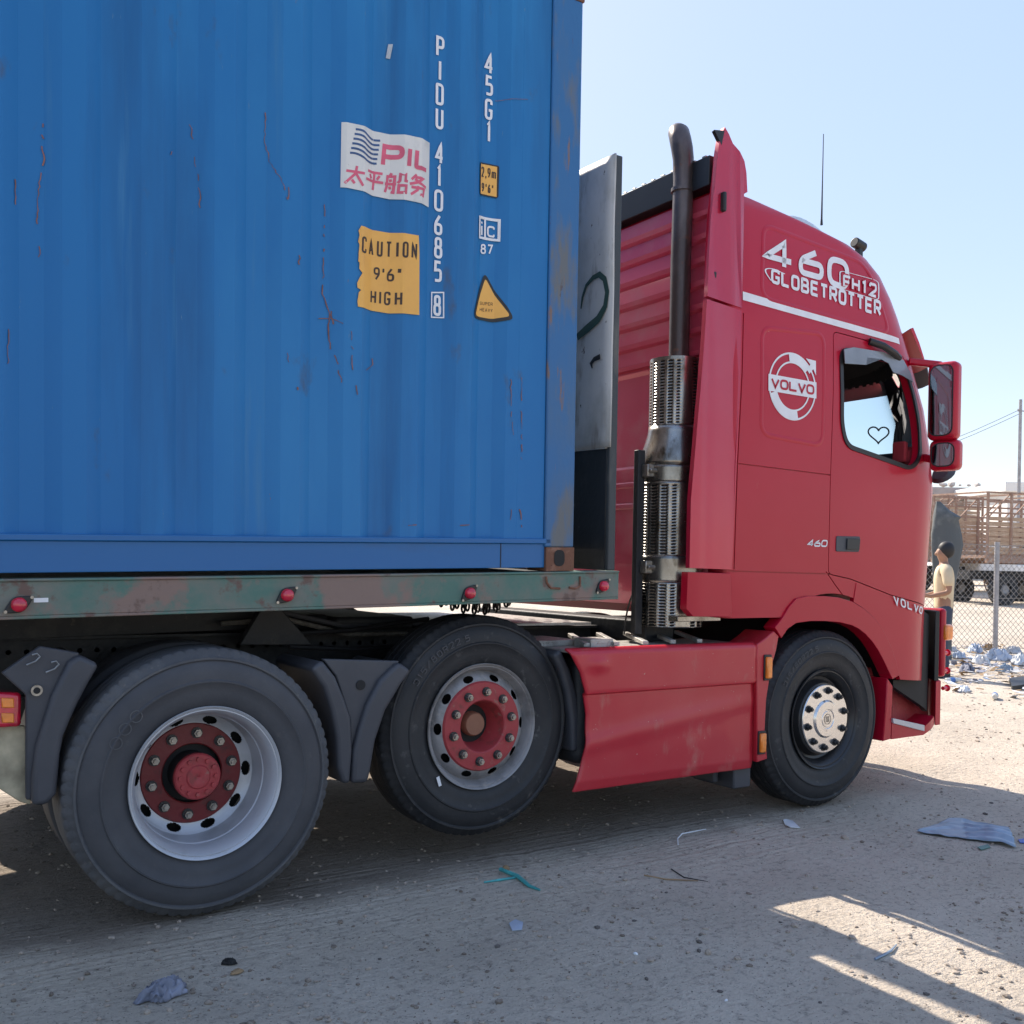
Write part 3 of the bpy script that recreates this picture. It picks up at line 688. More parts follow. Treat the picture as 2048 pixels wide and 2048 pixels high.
# front face: grille, bumper
def frontstrip(z0, z1, xf, y0=-1.2, y1=1.2, t=.06, mat='red', name='bumper', n=24, bevel=.006):
    mm = MB(); V = []
    for i in range(n + 1):
        y = lerp(y0, y1, i / n); s = max(0, 1 - (abs(y) / 1.245) ** 5) ** (1 / 2.2); x = xf - .42 + .42 * s
        V += [(x, y, z0), (x, y, z1), (x - t, y, z1), (x - t, y, z0)]
    F_ = []
    for i in range(n):
        a = 4 * i; b = a + 4
        for q in range(4): F_.append((a + q, a + (q + 1) % 4, b + (q + 1) % 4, b + q))
    F_ += [(3, 2, 1, 0), (4 * n, 4 * n + 1, 4 * n + 2, 4 * n + 3)]
    mm.add(V, F_); return mm.build(name, mat, truck, bevel=bevel)
frontstrip(.40, .70, 5.25, name='bumper')
frontstrip(.70, 1.17, 5.22, mat='soot', name='grille_surround', t=.05)
m = MB(); m.box(5.225, 5.285, -1.07, 1.07, .70, 1.18); m.build('bumper_strip', 'red', truck, bevel=.025, bseg=4)
frontstrip(1.20, 1.92, 5.165, -1.0, 1.0, .04, 'black', 'grille')
q = ob_(1881, 1275); m = MB()
qi = onx(1890, 1264, 5.31); qi.y = -1.05; m.box(5.24, 5.335, qi.y - .04, qi.y + .03, qi.z - .055, qi.z + .055); ind = m.build('indicator_lamp', 'amber', truck, bevel=.02, bseg=3)
for v in (1305, 1341, 1376):
    q = onx(1886, v, 5.3); q.y = -1.045; L = MB(); L.cyl((5.28, q.y, q.z), (5.335, q.y, q.z), .014, 10); L.tube([(5.33, q.y, q.z), (5.335, q.y, q.z), (5.355, q.y, q.z)], [.024, .024, .014], 14); L.build('bumper_stud', 'redlens', truck)

# ---- cab details
wf = MB()   # window rubber
vs, fs = ribbon(round_path(win, .07, True, 5), .028, True, .06); wf.add([side(v.x, v.y, .002) for v in vs], fs)
o = wf.build('window_seal', 'black', doorob, smooth=0); s_ = o.modifiers.new('s', 'SOLIDIFY'); s_.thickness = .012; s_.offset = 0
# thick inner edge at the pillar side
dfl = [onside(1681, 700), onside(1700, 696), onside(1760, 706), onside(1800, 722), onside(1814, 748), onside(1819, 766), onside(1797, 752), onside(1779, 746), onside(1770, 728), onside(1755, 720), onside(1727, 716), onside(1725, 731), onside(1683, 728)]
plate(dfl, side, .005, CUTX, off=.028).build('wind_deflector', 'visor', doorob, bevel=.0)
ha = MB(); p0 = onside(1736, 683); p1 = onside(1792, 717)
ha.tube([side(p0[0], p0[1], .01), side(lerp(p0[0], p1[0], .3), lerp(p0[1], p1[1], .35), .05), side(lerp(p0[0], p1[0], .7), lerp(p0[1], p1[1], .8), .05), side(p1[0], p1[1], .02)], .022, 10)
ha.build('pillar_lamp', 'black', truck)
hd = [onside(1672, 1072), onside(1719, 1073), onside(1717, 1104), onside(1671, 1103)]
hh = plate([tuple(p) for p in round_path(hd, .012, True, 3)], side, .02, None, off=.006).build('door_handle', 'plastic', doorob, bevel=.003)
hp = [onside(1691, 1077), onside(1717, 1078), onside(1715, 1100), onside(1690, 1099)]
plate(hp, side, .006, None, off=.016).build('handle_grip', 'black', hh, bevel=.004)
# swage line below the window and dent-like scoop
sc_ = [onside(1705, 925), onside(1740, 936), onside(1790, 945), onside(1770, 953), onside(1730, 950), onside(1712, 942)]
# inside: dashboard, seats, heart ornament
m = MB(); m.box(4.72, 5.0, -1.12, 1.12, 1.7, 2.12); m.box(4.45, 4.75, -1.1, 1.1, 1.7, 2.06); m.box(4.72, 4.92, -1.02, .9, 2.1, 2.24); m.build('dashboard', 'interior', truck, bevel=.05, bseg=3)
for y in (-.62, .62):
    m = MB(); m.box(3.45, 4.0, y - .26, y + .26, 1.55, 1.95); m.obox((3.42, y, 2.2), (.08, 0, .0), (0, .25, 0), (-.04, 0, .33)); m.build('seat', 'cloth_red' if y > 0 else 'interior', truck, bevel=.05, bseg=3)
m = MB(); m.lathe([(0, .22), (.015, .235), (0, .25), (-.015, .235)], 32, 'y', close=True); sw = m.build('steering_wheel', 'black', truck); sw.location = (4.45, .62, 2.08); sw.rotation_euler = (0, 0, R_(90)); sw.rotation_euler = Euler((R_(90 - 35), 0, R_(90)))
ctr = onx(1757, 868, 4.80)
hp_ = []
for k in range(40):
    t = 2 * math.pi * k / 40; hx = 16 * math.sin(t) ** 3; hz = 13 * math.cos(t) - 5 * math.cos(2 * t) - 2 * math.cos(3 * t) - math.cos(4 * t)
    hp_.append(ctr + rt * (hx / 16 * .072) + Vector((0, 0, hz / 16 * .064)))
m = MB(); m.tube(hp_ + [hp_[0]], .0055, 8); m.build('heart_ornament', 'plastic', truck)
for k, (uu, vv, r_, h_) in enumerate(((1793, 866, .022, .15), (1801, 858, .016, .2))):
    c_ = onx(uu, vv, 4.80); m = MB(); m.tube([c_ - Vector((0, 0, h_ / 2)), c_, c_ + Vector((.01, 0, h_ / 2))], [r_, r_ * .7, r_ * .4], 10); m.build('dash_item', 'interior', truck, smooth=50)
m = MB(); c0 = onx(1800, 905, 4.62); m.obox(c0, (.03, .01, 0), (0, .05, 0), (0, 0, .07)); m.obox(c0 + Vector((.06, 0, -.02)), (.03, -.01, .02), (0, .04, 0), (.01, 0, .05)); m.build('hanging_cloth', 'cloth_red', truck, bevel=.012)
# windscreen glass
m = MB(); V = []; a_, b_ = 20, 8
for j in range(b_ + 1):
    for i in range(a_ + 1):
        z = lerp(2.13, 2.83, j / b_); y = lerp(-1.1, 1.1, i / a_) * (1 - .05 * j / b_); V.append((fronty(y, z, .02), y, z))
m.add(V, [(j * (a_ + 1) + i, j * (a_ + 1) + i + 1, (j + 1) * (a_ + 1) + i + 1, (j + 1) * (a_ + 1) + i) for j in range(b_) for i in range(a_)])
m.build('windscreen', 'dustglass', truck, norm=False)
m = MB()   # dark fringed sun strip inside the windscreen top
for i in range(60):
    y = lerp(-1.0, 1.0, i / 60); m.box(fronty(y, 2.7, .1), fronty(y, 2.7, .1) + .004, y, y + .031, 2.75 - .012 * (i % 2), 2.86)
m.build('windscreen_fringe', 'interior', truck, smooth=0)
# exterior sun visor
V = []
m = MB(); n_ = 20
for i in range(n_ + 1):
    y = lerp(-1.13, 1.13, i / n_)
    for (dx, z) in ((.10, 3.06), (.17, 2.97), (.26, 2.82), (.255, 2.81), (.15, 2.95), (.07, 3.05)):
        V.append((fronty(y * .98, 2.96) + dx - .02, y, z))
F_ = []
for i in range(n_):
    for q in range(6): F_.append((6 * i + q, 6 * i + (q + 1) % 6, 6 * i + 6 + (q + 1) % 6, 6 * i + 6 + q))
F_ += [tuple(range(6)), tuple(6 * n_ + k for k in range(5, -1, -1))]; m.add(V, F_)
m.build('sun_visor', 'red', truck, smooth=30)
V = []; m = MB()
for i in range(n_ + 1):
    y = lerp(-1.13, 1.13, i / n_)
    for (dx, z) in ((.262, 2.83), (.31, 2.71), (.30, 2.705), (.25, 2.825)): V.append((fronty(y * .98, 2.96) + dx - .02, y, z))
F_ = []
for i in range(n_):
    for q in range(4): F_.append((4 * i + q, 4 * i + (q + 1) % 4, 4 * i + 4 + (q + 1) % 4, 4 * i + 4 + q))
F_ += [(0, 1, 2, 3), (4 * n_ + 3, 4 * n_ + 2, 4 * n_ + 1, 4 * n_)]; m.add(V, F_); m.build('visor_lip', 'plastic', truck, smooth=30)
# roof things
def roofz(x):
    T = sorted([(b, a) for a, b in XF if a > 3.3]); return tab(x, T)
m = MB(); V = []
for i in range(13):
    x = lerp(3.62, 4.36, i / 12); h = .21 * math.sin(math.pi * min(1, (i / 12) ** .8)) ** .6
    for k in range(7): y = lerp(-1.0, -.35, k / 6); V.append((x, y, roofz(x) - .03 + max(0, h) * (1 - abs(k / 3 - 1) ** 4)))
m.add(V, [(i * 7 + k, i * 7 + k + 1, i * 7 + k + 8, i * 7 + k + 7) for i in range(12) for k in range(6)]); m.build('roof_hatch', 'plastic_w', truck, smooth=60)
p = onx(1712, 480, 4.35); m = MB()
lp = ony(1718, 490, -.95); m.cyl((lp.x - .05, lp.y, lp.z + .01), (lp.x + .045, lp.y, lp.z - .01), .034, 16); m.box(lp.x - .02, lp.x + .02, lp.y - .02, lp.y + .02, lp.z - .12, lp.z); m.build('roof_lamp', 'black', truck, bevel=.006)
b0 = ony(1643, 450, -1.0); b1 = ony(1647, 268, -1.0); m = MB(); m.tube([b0, b0.lerp(b1, .07), b0.lerp(b1, .5), b1], [.009, .006, .0035, .0025], 8); m.build('antenna', 'black', truck)
# mirrors
def mirror(name, u, v, y, w_, h_, yaw):
    p = ony(u, v, y); mm = MB(); ax = Vector((math.cos(yaw), math.sin(yaw), 0)); ay = Vector((-math.sin(yaw), math.cos(yaw), 0))
    mm.obox(p, ax * .055, ay * w_ / 2, Vector((0, 0, h_ / 2))); o = mm.build(name, 'red', truck, bevel=.038, bseg=5, smooth=50)
    g_ = MB(); c_ = p - ax * .0535; n = 8
    pts = rrect(-w_ / 2 + .028, w_ / 2 - .028, -h_ / 2 + .03, h_ / 2 - .03, .05)
    g_.add([c_ + ay * a + Vector((0, 0, b)) - ax * .006 for a, b in pts], [tuple(range(len(pts)))]); gl = g_.build('mirror_glass', 'mirrorg', o, smooth=0, norm=False)
    f_ = MB(); vs, fs = ribbon([Vector(q) for q in pts], .016, True, .05); f_.add([c_ + ay * v.x + Vector((0, 0, v.y)) - ax * .004 for v in vs], fs); f_.build('mirror_rim', 'black', o, smooth=0, norm=False)
    return p
mp = mirror('mirror_housing', 1889, 803, -1.40, .19, .50, R_(12))
mp2 = mirror('mirror_housing', 1892, 911, -1.40, .19, .20, R_(12))
a0 = onside(1815, 722); m = MB()
A = Vector(side(a0[0] + .02, a0[1], .0)); m.bar(A, mp + Vector((0, .02, .235)), .05, .045); m.build('mirror_arm', 'red', truck, bevel=.012); m = MB(); m.bar(mp2 + Vector((0, .08, -.02)), Vector(side(*onside(1852, 915), 0)), .07, .05); m.bar(mp + Vector((.0, .03, -.2)), mp2 + Vector((0, .03, .05)), .035, .035)
m.build('mirror_arm', 'red', truck, bevel=.012)
kp = ony(1881, 950, -1.15); m = MB(); m.tube([kp + Vector((0, 0, .02)), kp + Vector((.03, 0, 0)), kp + Vector((.05, 0, -.03))], [.06, .085, .02], 16); m.build('kerb_mirror', 'plastic', truck)

# ---- decals on the cab
def quadmap(tl, tr, br, bl, onf, surf):
    """2D unit box -> surface, by four photo corners"""
    A, B, C_, D = [Vector(onf(*q)) for q in (tl, tr, br, bl)]
    def f(a, b, off):
        p = D.lerp(C_, a).lerp(A.lerp(B, a), b); return surf(p.x, p.y, off)
    return f
f = quadmap((1485, 583), (1797, 677), (1799, 689), (1485, 600), onside, side)
m = MB(); NN = 40; V = []
for i in range(NN + 1): V += [f(i / NN, 0, .003), f(i / NN, 1, .003)]
m.add(V, [(2 * i, 2 * i + 1, 2 * i + 3, 2 * i + 2) for i in range(NN)]); m.build('white_stripe', 'white', truck, norm=False, smooth=0)
# 460 on the roof side: three digits each with its own box
def wide(chars, q, sw=.16, gap=.06, off=.003, mat='white', rad=.3, name='lettering', asp=None, par=None, surf=side):
    f_ = quadmap(*q, onside, surf); n = len(chars); L = [Vector(onside(*p)) for p in q]
    Wm = (L[1] - L[0]).length; Hm = (L[0] - L[3]).length; sx = Wm; sz = Hm       # strokes laid out in metres, mapped to the unit box
    cw = (Wm - gap * Hm * (n - 1)) / n
    return put(text2d(chars, 0, 0, cw, Hm, gap * Hm, sw * Hm, rad * Hm, narrow={}), lambda a, b, o_: f_(a / sx, b / sz, o_), name, mat, par or truck, off)
for ch, q in (('4', ((1527, 472), (1585, 487), (1585, 545), (1527, 529))), ('6', ((1596, 491), (1646, 505), (1646, 563), (1596, 549))), ('0', ((1653, 509), (1697, 522), (1697, 584), (1653, 570)))):
    wide(ch, q, .20, 0, .004, rad=.34)
wide('GLOBETROTTER', ((1541, 536), (1761, 602), (1761, 634), (1541, 566)), .21, .13, .004, rad=.22)
wide('FH12', ((1681, 545), (1754, 566), (1754, 600), (1681, 578)), .36, .02, .0060, mat='red')
wide('FH12', ((1684, 549), (1751, 569), (1751, 597), (1684, 575)), .20, .10, .0080)
f = quadmap((1679, 541), (1756, 563), (1756, 601), (1679, 577), onside, side)
put([ribbon(round_path([(0, .0, 1), (0, 1, 1), (1, 1, 1), (1, 0, 1)], .15, True), .03, True, .1) + (0,)], f, 'lettering', 'white', truck, .0035)
f = quadmap((1529, 532), (1569, 545), (1569, 566), (1529, 552), onside, side)
put([ribbon(round_path([(1, .85), (.35, 1.0), (0, .7), (.05, .3), (.3, -.25)], .3), .07, False, .1) + (0,)], f, 'lettering', 'white', truck, .0035)
wide('VOLVO', ((1783, 1190), (1843, 1215), (1841, 1229), (1786, 1209)), .20, .28, .012)
wide('460', ((1616, 1079), (1655, 1080), (1653, 1094), (1613, 1093)), .20, .12)
# round emblem with bar
lc = Vector(onside(1585, 773)); rz = .5 * (onside(1585, 704)[1] - onside(1585, 841)[1]); rx = .5 * (onside(1633, 775)[0] - onside(1537, 771)[0])
def em(a, b, off): return side(lc.x + a * rx, lc.y + b * rz, off)
def circ(r, a0=0, a1=360, n=64): return [Vector((r * math.cos(R_(lerp(a0, a1, k / n))), r * math.sin(R_(lerp(a0, a1, k / n))))) for k in range(n + (0 if a1 - a0 == 360 else 1))]
S_ = [ribbon(circ(.96), .055, True, .1) + (0,), ribbon(circ(.70), .05, True, .1) + (1,), ribbon(circ(.83, 42, 100, 24), .26, False, .1) + (2,), ribbon(circ(.83, 198, 285, 30), .26, False, .1) + (2,)]
put(S_, em, 'emblem', 'white', truck, .003)
m = MB(); m.add([em(a, b, .0042) for a, b in ((-1.0, -.24), (1.0, -.24), (1.0, .24), (-1.0, .24))], [(0, 1, 2, 3)])
m.add([em(a, b, .0046) for a, b in ((.55, .9), (.98, .88), (.98, .45), (.86, .62), (.70, .46), (.58, .58), (.74, .74))], [tuple(range(7))]); m.build('emblem', 'white', truck, norm=False, smooth=0)
put(text2d('VOLVO', -.9, -.15, .34, .30, .025, .065, .10, narrow={}), em, 'lettering', 'red', truck, .0056)

# ---- cab back wall: ribbed panel
m = MB(); V = []; z = 3.56; zz = []
prof = []
z = 3.54
while z > 2.70:
    prof += [(z, 0.0), (z - .080, 0.0), (z - .092, -.034), (z - .118, -.026)]; z -= .131
prof += [(2.66, 0), (2.62, 0), (2.60, .03), (2.05, .03), (2.03, 0), (1.95, 0), (1.94, -.015), (1.92, -.015), (1.91, 0), (1.82, 0), (1.81, -.015), (1.79, -.015), (1.78, 0), (1.6, 0), (1.2, 0)]
ysb = [lerp(-1.14, 1.14, i / 12) for i in range(13)]
for z, dx in prof:
    for y in ysb: V.append((2.862 + dx, y, z))
m.add(V, [(i * 13 + k, i * 13 + k + 1, i * 13 + k + 14, i * 13 + k + 13) for i in range(len(prof) - 1) for k in range(12)])
m.build('back_wall', MT.setdefault('redback_sheen', layered('back wall paint with reflected light', (.66, .07, .13), [((.6, .16, .2), 3, .5, .3, None)], rough=.3, metal=.35, coat=.9, bump=.06, bscale=3)), truck, smooth=25, norm=False)  # base colour lightened to pink to carry the sky and ground reflections
m = MB(); m.box(2.81, 3.05, -1.14, 1.14, 3.57, 3.735); m.mi = 1
for i in range(26): y = -1.1 + i * .085; m.box(2.82, 2.84, y, y + .03, 3.735, 3.75)
m.build('roof_edge', ['black', 'nut'], truck, bevel=.003)

# ---- exhaust
EX, EY = 2.50, -.95
ctr_low = ony(1340, 1100, EY); EX = ctr_low.x
pz0 = ony(1338, 725, EY).z; ctr_p = ony(1362, 500, EY); PX = ony(1360, 600, EY).x
def zat(v, u=1332): return ony(u, v, EY).z
exh = empty('exhaust_stack', (0, 0, 0), truck)
m = MB(); topz = zat(290, 1364); tip = ony(1356, 240, EY)
tipz = ony(1357, 238, EY).z - .03
topz = tipz - .19
m.tube([(PX, EY, pz0 - .15), (PX + .0, EY, lerp(pz0, topz, .5)), (PX + .008, EY, topz - .12), (PX + .004, EY, topz), (PX - .006, EY + .002, topz + .06), (PX - .010, EY + .012, topz + .11), (PX + .0, EY + .035, topz + .155), (PX + .02, EY + .065, topz + .175), (PX + .045, EY + .10, topz + .18)], [.058, .058, .058, .060, .062, .062, .061, .058, .050], 24)
m.tube([(PX, EY, topz - .19), (PX, EY, topz - .17)], .064, 24); m.build('exhaust_pipe', 'pipe', exh, smooth=50)
zl0, zl1 = zat(1252), zat(945); zu0, zu1 = zat(855, 1341), zat(722, 1341)
UX = ony(1351, 800, EY).x; RL, RU = .188, .150
m = MB(); m.cyl((EX, EY, zl0 + .01), (EX, EY, zl1), RL - .012, 40); m.cyl((UX, EY, zu0), (UX, EY, zu1 - .01), RU - .012, 40); m.build('muffler', 'soot', exh, smooth=50)
m = MB()
NA = 96
def shell(cx0, r0, cx1, r1, z0, z1, slots=None, pitch=.017):
    rows = max(2, int(round((z1 - z0) / (pitch / 2)))) if slots else 8
    base = len(m.v); V = []
    for j in range(rows + 1):
        t = j / rows; s_ = t * t * (3 - 2 * t)
        for k in range(NA):
            a = 2 * math.pi * k / NA; r = lerp(r0, r1, s_); V.append((lerp(cx0, cx1, s_) + r * math.cos(a), EY + r * math.sin(a), lerp(z0, z1, t)))
    F_ = []
    for j in range(rows):
        for k in range(NA):
            if slots and j % 2 == 1 and (k % 5) in (1, 2, 3) and 0 < j < rows - 1 and not (math.radians(235) < 2 * math.pi * k / NA < math.radians(262)): continue
            F_.append((j * NA + k, j * NA + (k + 1) % NA, (j + 1) * NA + (k + 1) % NA, (j + 1) * NA + k))
    m.add(V, F_)
zA, zB, zC, zD = zat(1165), zat(1112), zat(968), zat(935)
shell(EX, RL, EX, RL, zl0, zA, True); shell(EX, RL, EX, RL, zA, zB); shell(EX, RL, EX, RL, zB, zC, True); shell(EX, RL, EX, RL, zC, zD)
shell(EX, RL, UX, RU, zD, zu0); shell(UX, RU, UX, RU, zu0, zu1, True)
o = m.build('heat_shield', 'shield', exh, smooth=40); s_ = o.modifiers.new('s', 'SOLIDIFY'); s_.thickness = .003
m = MB()
m.tube([(UX, EY, zu1 - .012), (UX, EY, zu1 + .006)], RU + .001, 40); m.build('shield_cap', 'shield', exh)
for zz_ in (zat(946), zat(1135)):
    m = MB(); m.box(EX - .225, EX - .175, EY - .05, EY + .0, zz_ - .035, zz_ + .035); m.tube([(EX - .22, EY - .06, zz_), (EX - .17, EY - .06, zz_)], .012, 10); m.build('shield_clamp', 'nut', exh, bevel=.005)
m = MB(); m.box(EX - .25, EX - .20, EY + .0, EY + .04, 1.05, zat(905)); m.build('stack_bracket', 'chassis', exh, bevel=.004)
m = MB(); m.box(2.62, 2.84, -.9, .9, 1.0, 1.12); m.build('rear_bracket', 'chassis', truck, bevel=.01)
# brown strap / flap
V = []; m = MB()
for i in range(15):
    t = i / 14; q = ony(lerp(1283, 1240, t ** .8) - 8 * math.sin(t * 3.1), lerp(1140, 1268, t), -.86); V += [(q.x, -.89, q.z), (q.x + .09, -.80, q.z - .01)]
m.add(V, [(2 * i, 2 * i + 1, 2 * i + 3, 2 * i + 2) for i in range(14)]); m.build('hanging_strap', 'plastic', truck, norm=False)

# ---- chassis
m = MB()
for y in (-.43, .43):
    m.box(-1.2, 4.9, y - .04, y + .04, .80, .815); m.box(-1.2, 4.9, y - .04, y + .04, 1.055, 1.07); m.box(-1.2, 4.9, y - .006 + (.034 if y < 0 else -.034), y + .006 + (.034 if y < 0 else -.034), .815, 1.055)
for x in (-1.1, -.3, .6, 1.8, 2.6, 3.4): m.box(x, x + .08, -.4, .4, .85, 1.0)
m.mi = 1
for i in range(34): m.cyl((-1.15 + i * .072, -.402, 1.0), (-1.15 + i * .072, -.394, 1.0), .014, 8)
fr_ = m.build('chassis_frame', ['chassis', 'soot'], truck, bevel=.002)
m = MB(); m.cyl((0, -.9, .515), (0, .9, .515), .075, 16); m.tube([(0, -.2, .515), (0, 0, .515), (0, .2, .515)], [.12, .23, .12], 20); m.build('axle', 'chassis', truck)
m = MB(); m.cyl((1.4, -.9, .645), (1.4, .9, .645), .06, 16); m.build('axle', 'chassis', truck)
m = MB(); m.cyl((3.78, -.9, .515), (3.78, .9, .515), .05, 16); m.build('axle', 'chassis', truck)
for x, z_ in ((-.35, .6), (.35, .6), (1.15, .68), (1.65, .68)):
    for y in (-.62, .62): m = MB(); m.cyl((x, y, z_ - .1), (x, y, z_ + .22), .11, 16); m.build('air_bellows', 'rubber', truck, smooth=40)
m = MB(); m.box(2.2, 3.5, -.36, .36, .50, 1.03); m.build('light_block_box', 'chassis', truck, bevel=.05)  # plain box added to stop stray sun patches under the chassis
m = MB(); m.box(.9, 1.35, -.50, .50, 1.07, 1.14); m.box(.2, .9, -.42, .42, 1.07, 1.15); m.build('fifth_wheel', 'chassis', truck, bevel=.02)
m = MB(); m.box(1.45, 2.45, -.62, .62, 1.085, 1.10); m.box(1.7, 2.1, -.95, -.62, 1.0, 1.03); dk = m.build('deck_plate', 'dusty_alu', truck, bevel=.002)
m = MB()
for i in range(5): m.bar((2.0 + i * .2, -1.15, 1.02), (2.2 + i * .2, -.75, 1.04), .03, .02)
m.box(2.05, 2.2, -1.12, -.98, 1.0, 1.045); m.build('deck_tread', 'dusty_alu', dk, bevel=.002)
for k_, (za, zb, yy) in enumerate(((1.12, 1.05, -.55), (1.09, 1.13, -.6), (1.15, 1.10, -.5), (1.03, 1.0, -.62))):
    m = MB(); m.tube([(.3 + .1 * k_, yy, za), (.6, yy - .03, za + .02 * (-1) ** k_), (.95, yy, (za + zb) / 2 - .03), (1.3 + .1 * k_, yy + .04, zb)], .012, 8); m.build('air_pipe', ('nut', 'black', 'plastic', 'black')[k_], truck)
# coiled air lines
for (x0_, y0_, z0_) in ((1.75, -.30, 1.2), (1.82, -.2, 1.22), (1.9, -.1, 1.2)):
    pts = []
    for k in range(150):
        t = k / 149; a = t * 2 * math.pi * 11; pts.append((x0_ + lerp(-.25, .55, t) + .0 * math.cos(a), y0_ + .045 * math.cos(a), z0_ - .02 + .25 * (2 * t - 1) ** 2 * (1 if t > .5 else .4) + .045 * math.sin(a)))
    m = MB(); m.tube(pts, .007, 6); m.build('air_line', 'black', truck)

# ---- mudguards by the rear wheels
def mg(y): return lambda x, z, off=0.0: (x, y - off, z)
def mgp(lst, y): return [(ony(u, v, y).x, ony(u, v, y).z) for u, v in lst]
Y = -1.20
strips = [
 [(623, 1338), (645, 1320), (672, 1354), (690, 1398), (703, 1436), (706, 1501), (701, 1568), (686, 1568), (676, 1535), (674, 1475), (664, 1423), (648, 1374)],
 [(799, 1324), (824, 1341), (804, 1369), (773, 1421), (752, 1483), (743, 1540), (737, 1566), (704, 1568), (708, 1501), (718, 1462), (734, 1411), (760, 1361), (783, 1338)],
 [(159, 1309), (200, 1329), (180, 1363), (157, 1406), (141, 1442), (128, 1473), (121, 1510), (114, 1589), (95, 1611), (64, 1613), (64, 1555), (72, 1493), (104, 1390), (137, 1324)],
 [(1107, 1310), (1123, 1298), (1142, 1340), (1157, 1390), (1161, 1440), (1160, 1503), (1145, 1505), (1143, 1440), (1135, 1385), (1122, 1340)]]
for k, s in enumerate(strips):
    y = -1.13 if k == 3 else Y
    P2 = mgp(s, y); mgo = plate(P2, mg(y), .45, None).build('mudguard', 'plastic', truck, bevel=.02, bseg=4)
bk = mgp([(646, 1318), (800, 1322), (760, 1365), (730, 1430), (712, 1500), (704, 1560), (700, 1440), (672, 1352)], -1.17)
o = plate(bk, mg(-1.17), .03).build('mudguard_web', 'plastic', truck, bevel=.006)
q = ony(721, 1370, -1.17); m = MB(); m.cyl((q.x, -1.175, q.z), (q.x, -1.171, q.z), .022, 20); m.build('web_hole', 'soot', o)
bk = mgp([(3, 1346), (80, 1292), (160, 1306), (104, 1392), (72, 1493), (64, 1600), (52, 1600), (52, 1390)], -1.17)
o = plate(bk, mg(-1.17), .03).build('mudguard_web', 'plastic', truck, bevel=.006)
q = ony(72, 1380, -1.17); m = MB(); m.cyl((q.x, -1.19, q.z), (q.x, -1.171, q.z), .02, 20); m.mi = 1; m.cyl((q.x, -1.192, q.z), (q.x, -1.19, q.z), .012, 16); m.build('web_bolt', ['nut', 'soot'], o)
def clip(u, v, par):
    q = ony(u, v, -1.175); m = MB(); m.tube([(q.x - .03, -1.19, q.z - .012), (q.x, -1.19, q.z + .0), (q.x + .014, -1.19, q.z + .016), (q.x + .004, -1.19, q.z + .028), (q.x - .012, -1.19, q.z + .024)], .0035, 6); m.build('wire_clip', 'nut', par)
for u, v in ((70, 1322), (108, 1337)): clip(u, v, o)
m = MB(); m.box(-1.35, -.8, -1.0, 1.0, .55, .62); 
q0 = ony(0, 1450, -1.12); q1 = ony(60, 1610, -1.12)
rear = mgp([(-60, 1440), (50, 1452), (62, 1500), (62, 1610), (40, 1604), (-60, 1540)], -1.10); plate(rear, mg(-1.10), .02).build('lamp_bracket', simple('dirty cream metal', (.42, .37, .26), .5, metal=.2, var=.4, scale=12), truck, bevel=.004)
plate(mgp([(-70, 1383), (44, 1386), (43, 1454), (-70, 1460)], -1.14), mg(-1.14), .10).build('rear_lamp', 'redlens', truck, bevel=.015, bseg=3)
for v in (1396, 1426):
    plate(mgp([(3, v), (28, v + 1), (29, v + 20), (4, v + 20)], -1.15), mg(-1.15), .02).build('lamp_lens', 'amber', truck, bevel=.004)

# ---- wheels
def resample(P, st):
    out = []
    for (a, r), (c, d) in zip(P, P[1:]):
        k = max(1, int(math.hypot(a - c, r - d) / st))
        out += [(lerp(a, c, j / k), lerp(r, d, j / k)) for j in range(k)]
    return out + [P[-1]]
def discholes(m, P, rc, ha, hr, nh=10, N=720):
    vs = []; fs = []; q = N // nh
    for a, r in P:
        for k in range(N): t = 2 * math.pi * k / N; vs.append((r * math.cos(t), a, r * math.sin(t)))
    for i in range(len(P) - 1):
        rm = (P[i][1] + P[i + 1][1]) / 2
        for k in range(N):
            ph = ((k + q // 2) % q - q // 2 + .5) * 2 * math.pi / N * rc
            if (ph / ha) ** 2 + ((rm - rc) / hr) ** 2 < 1: continue
            fs.append((i * N + k, i * N + (k + 1) % N, (i + 1) * N + (k + 1) % N, (i + 1) * N + k))
    m.add(vs, fs)
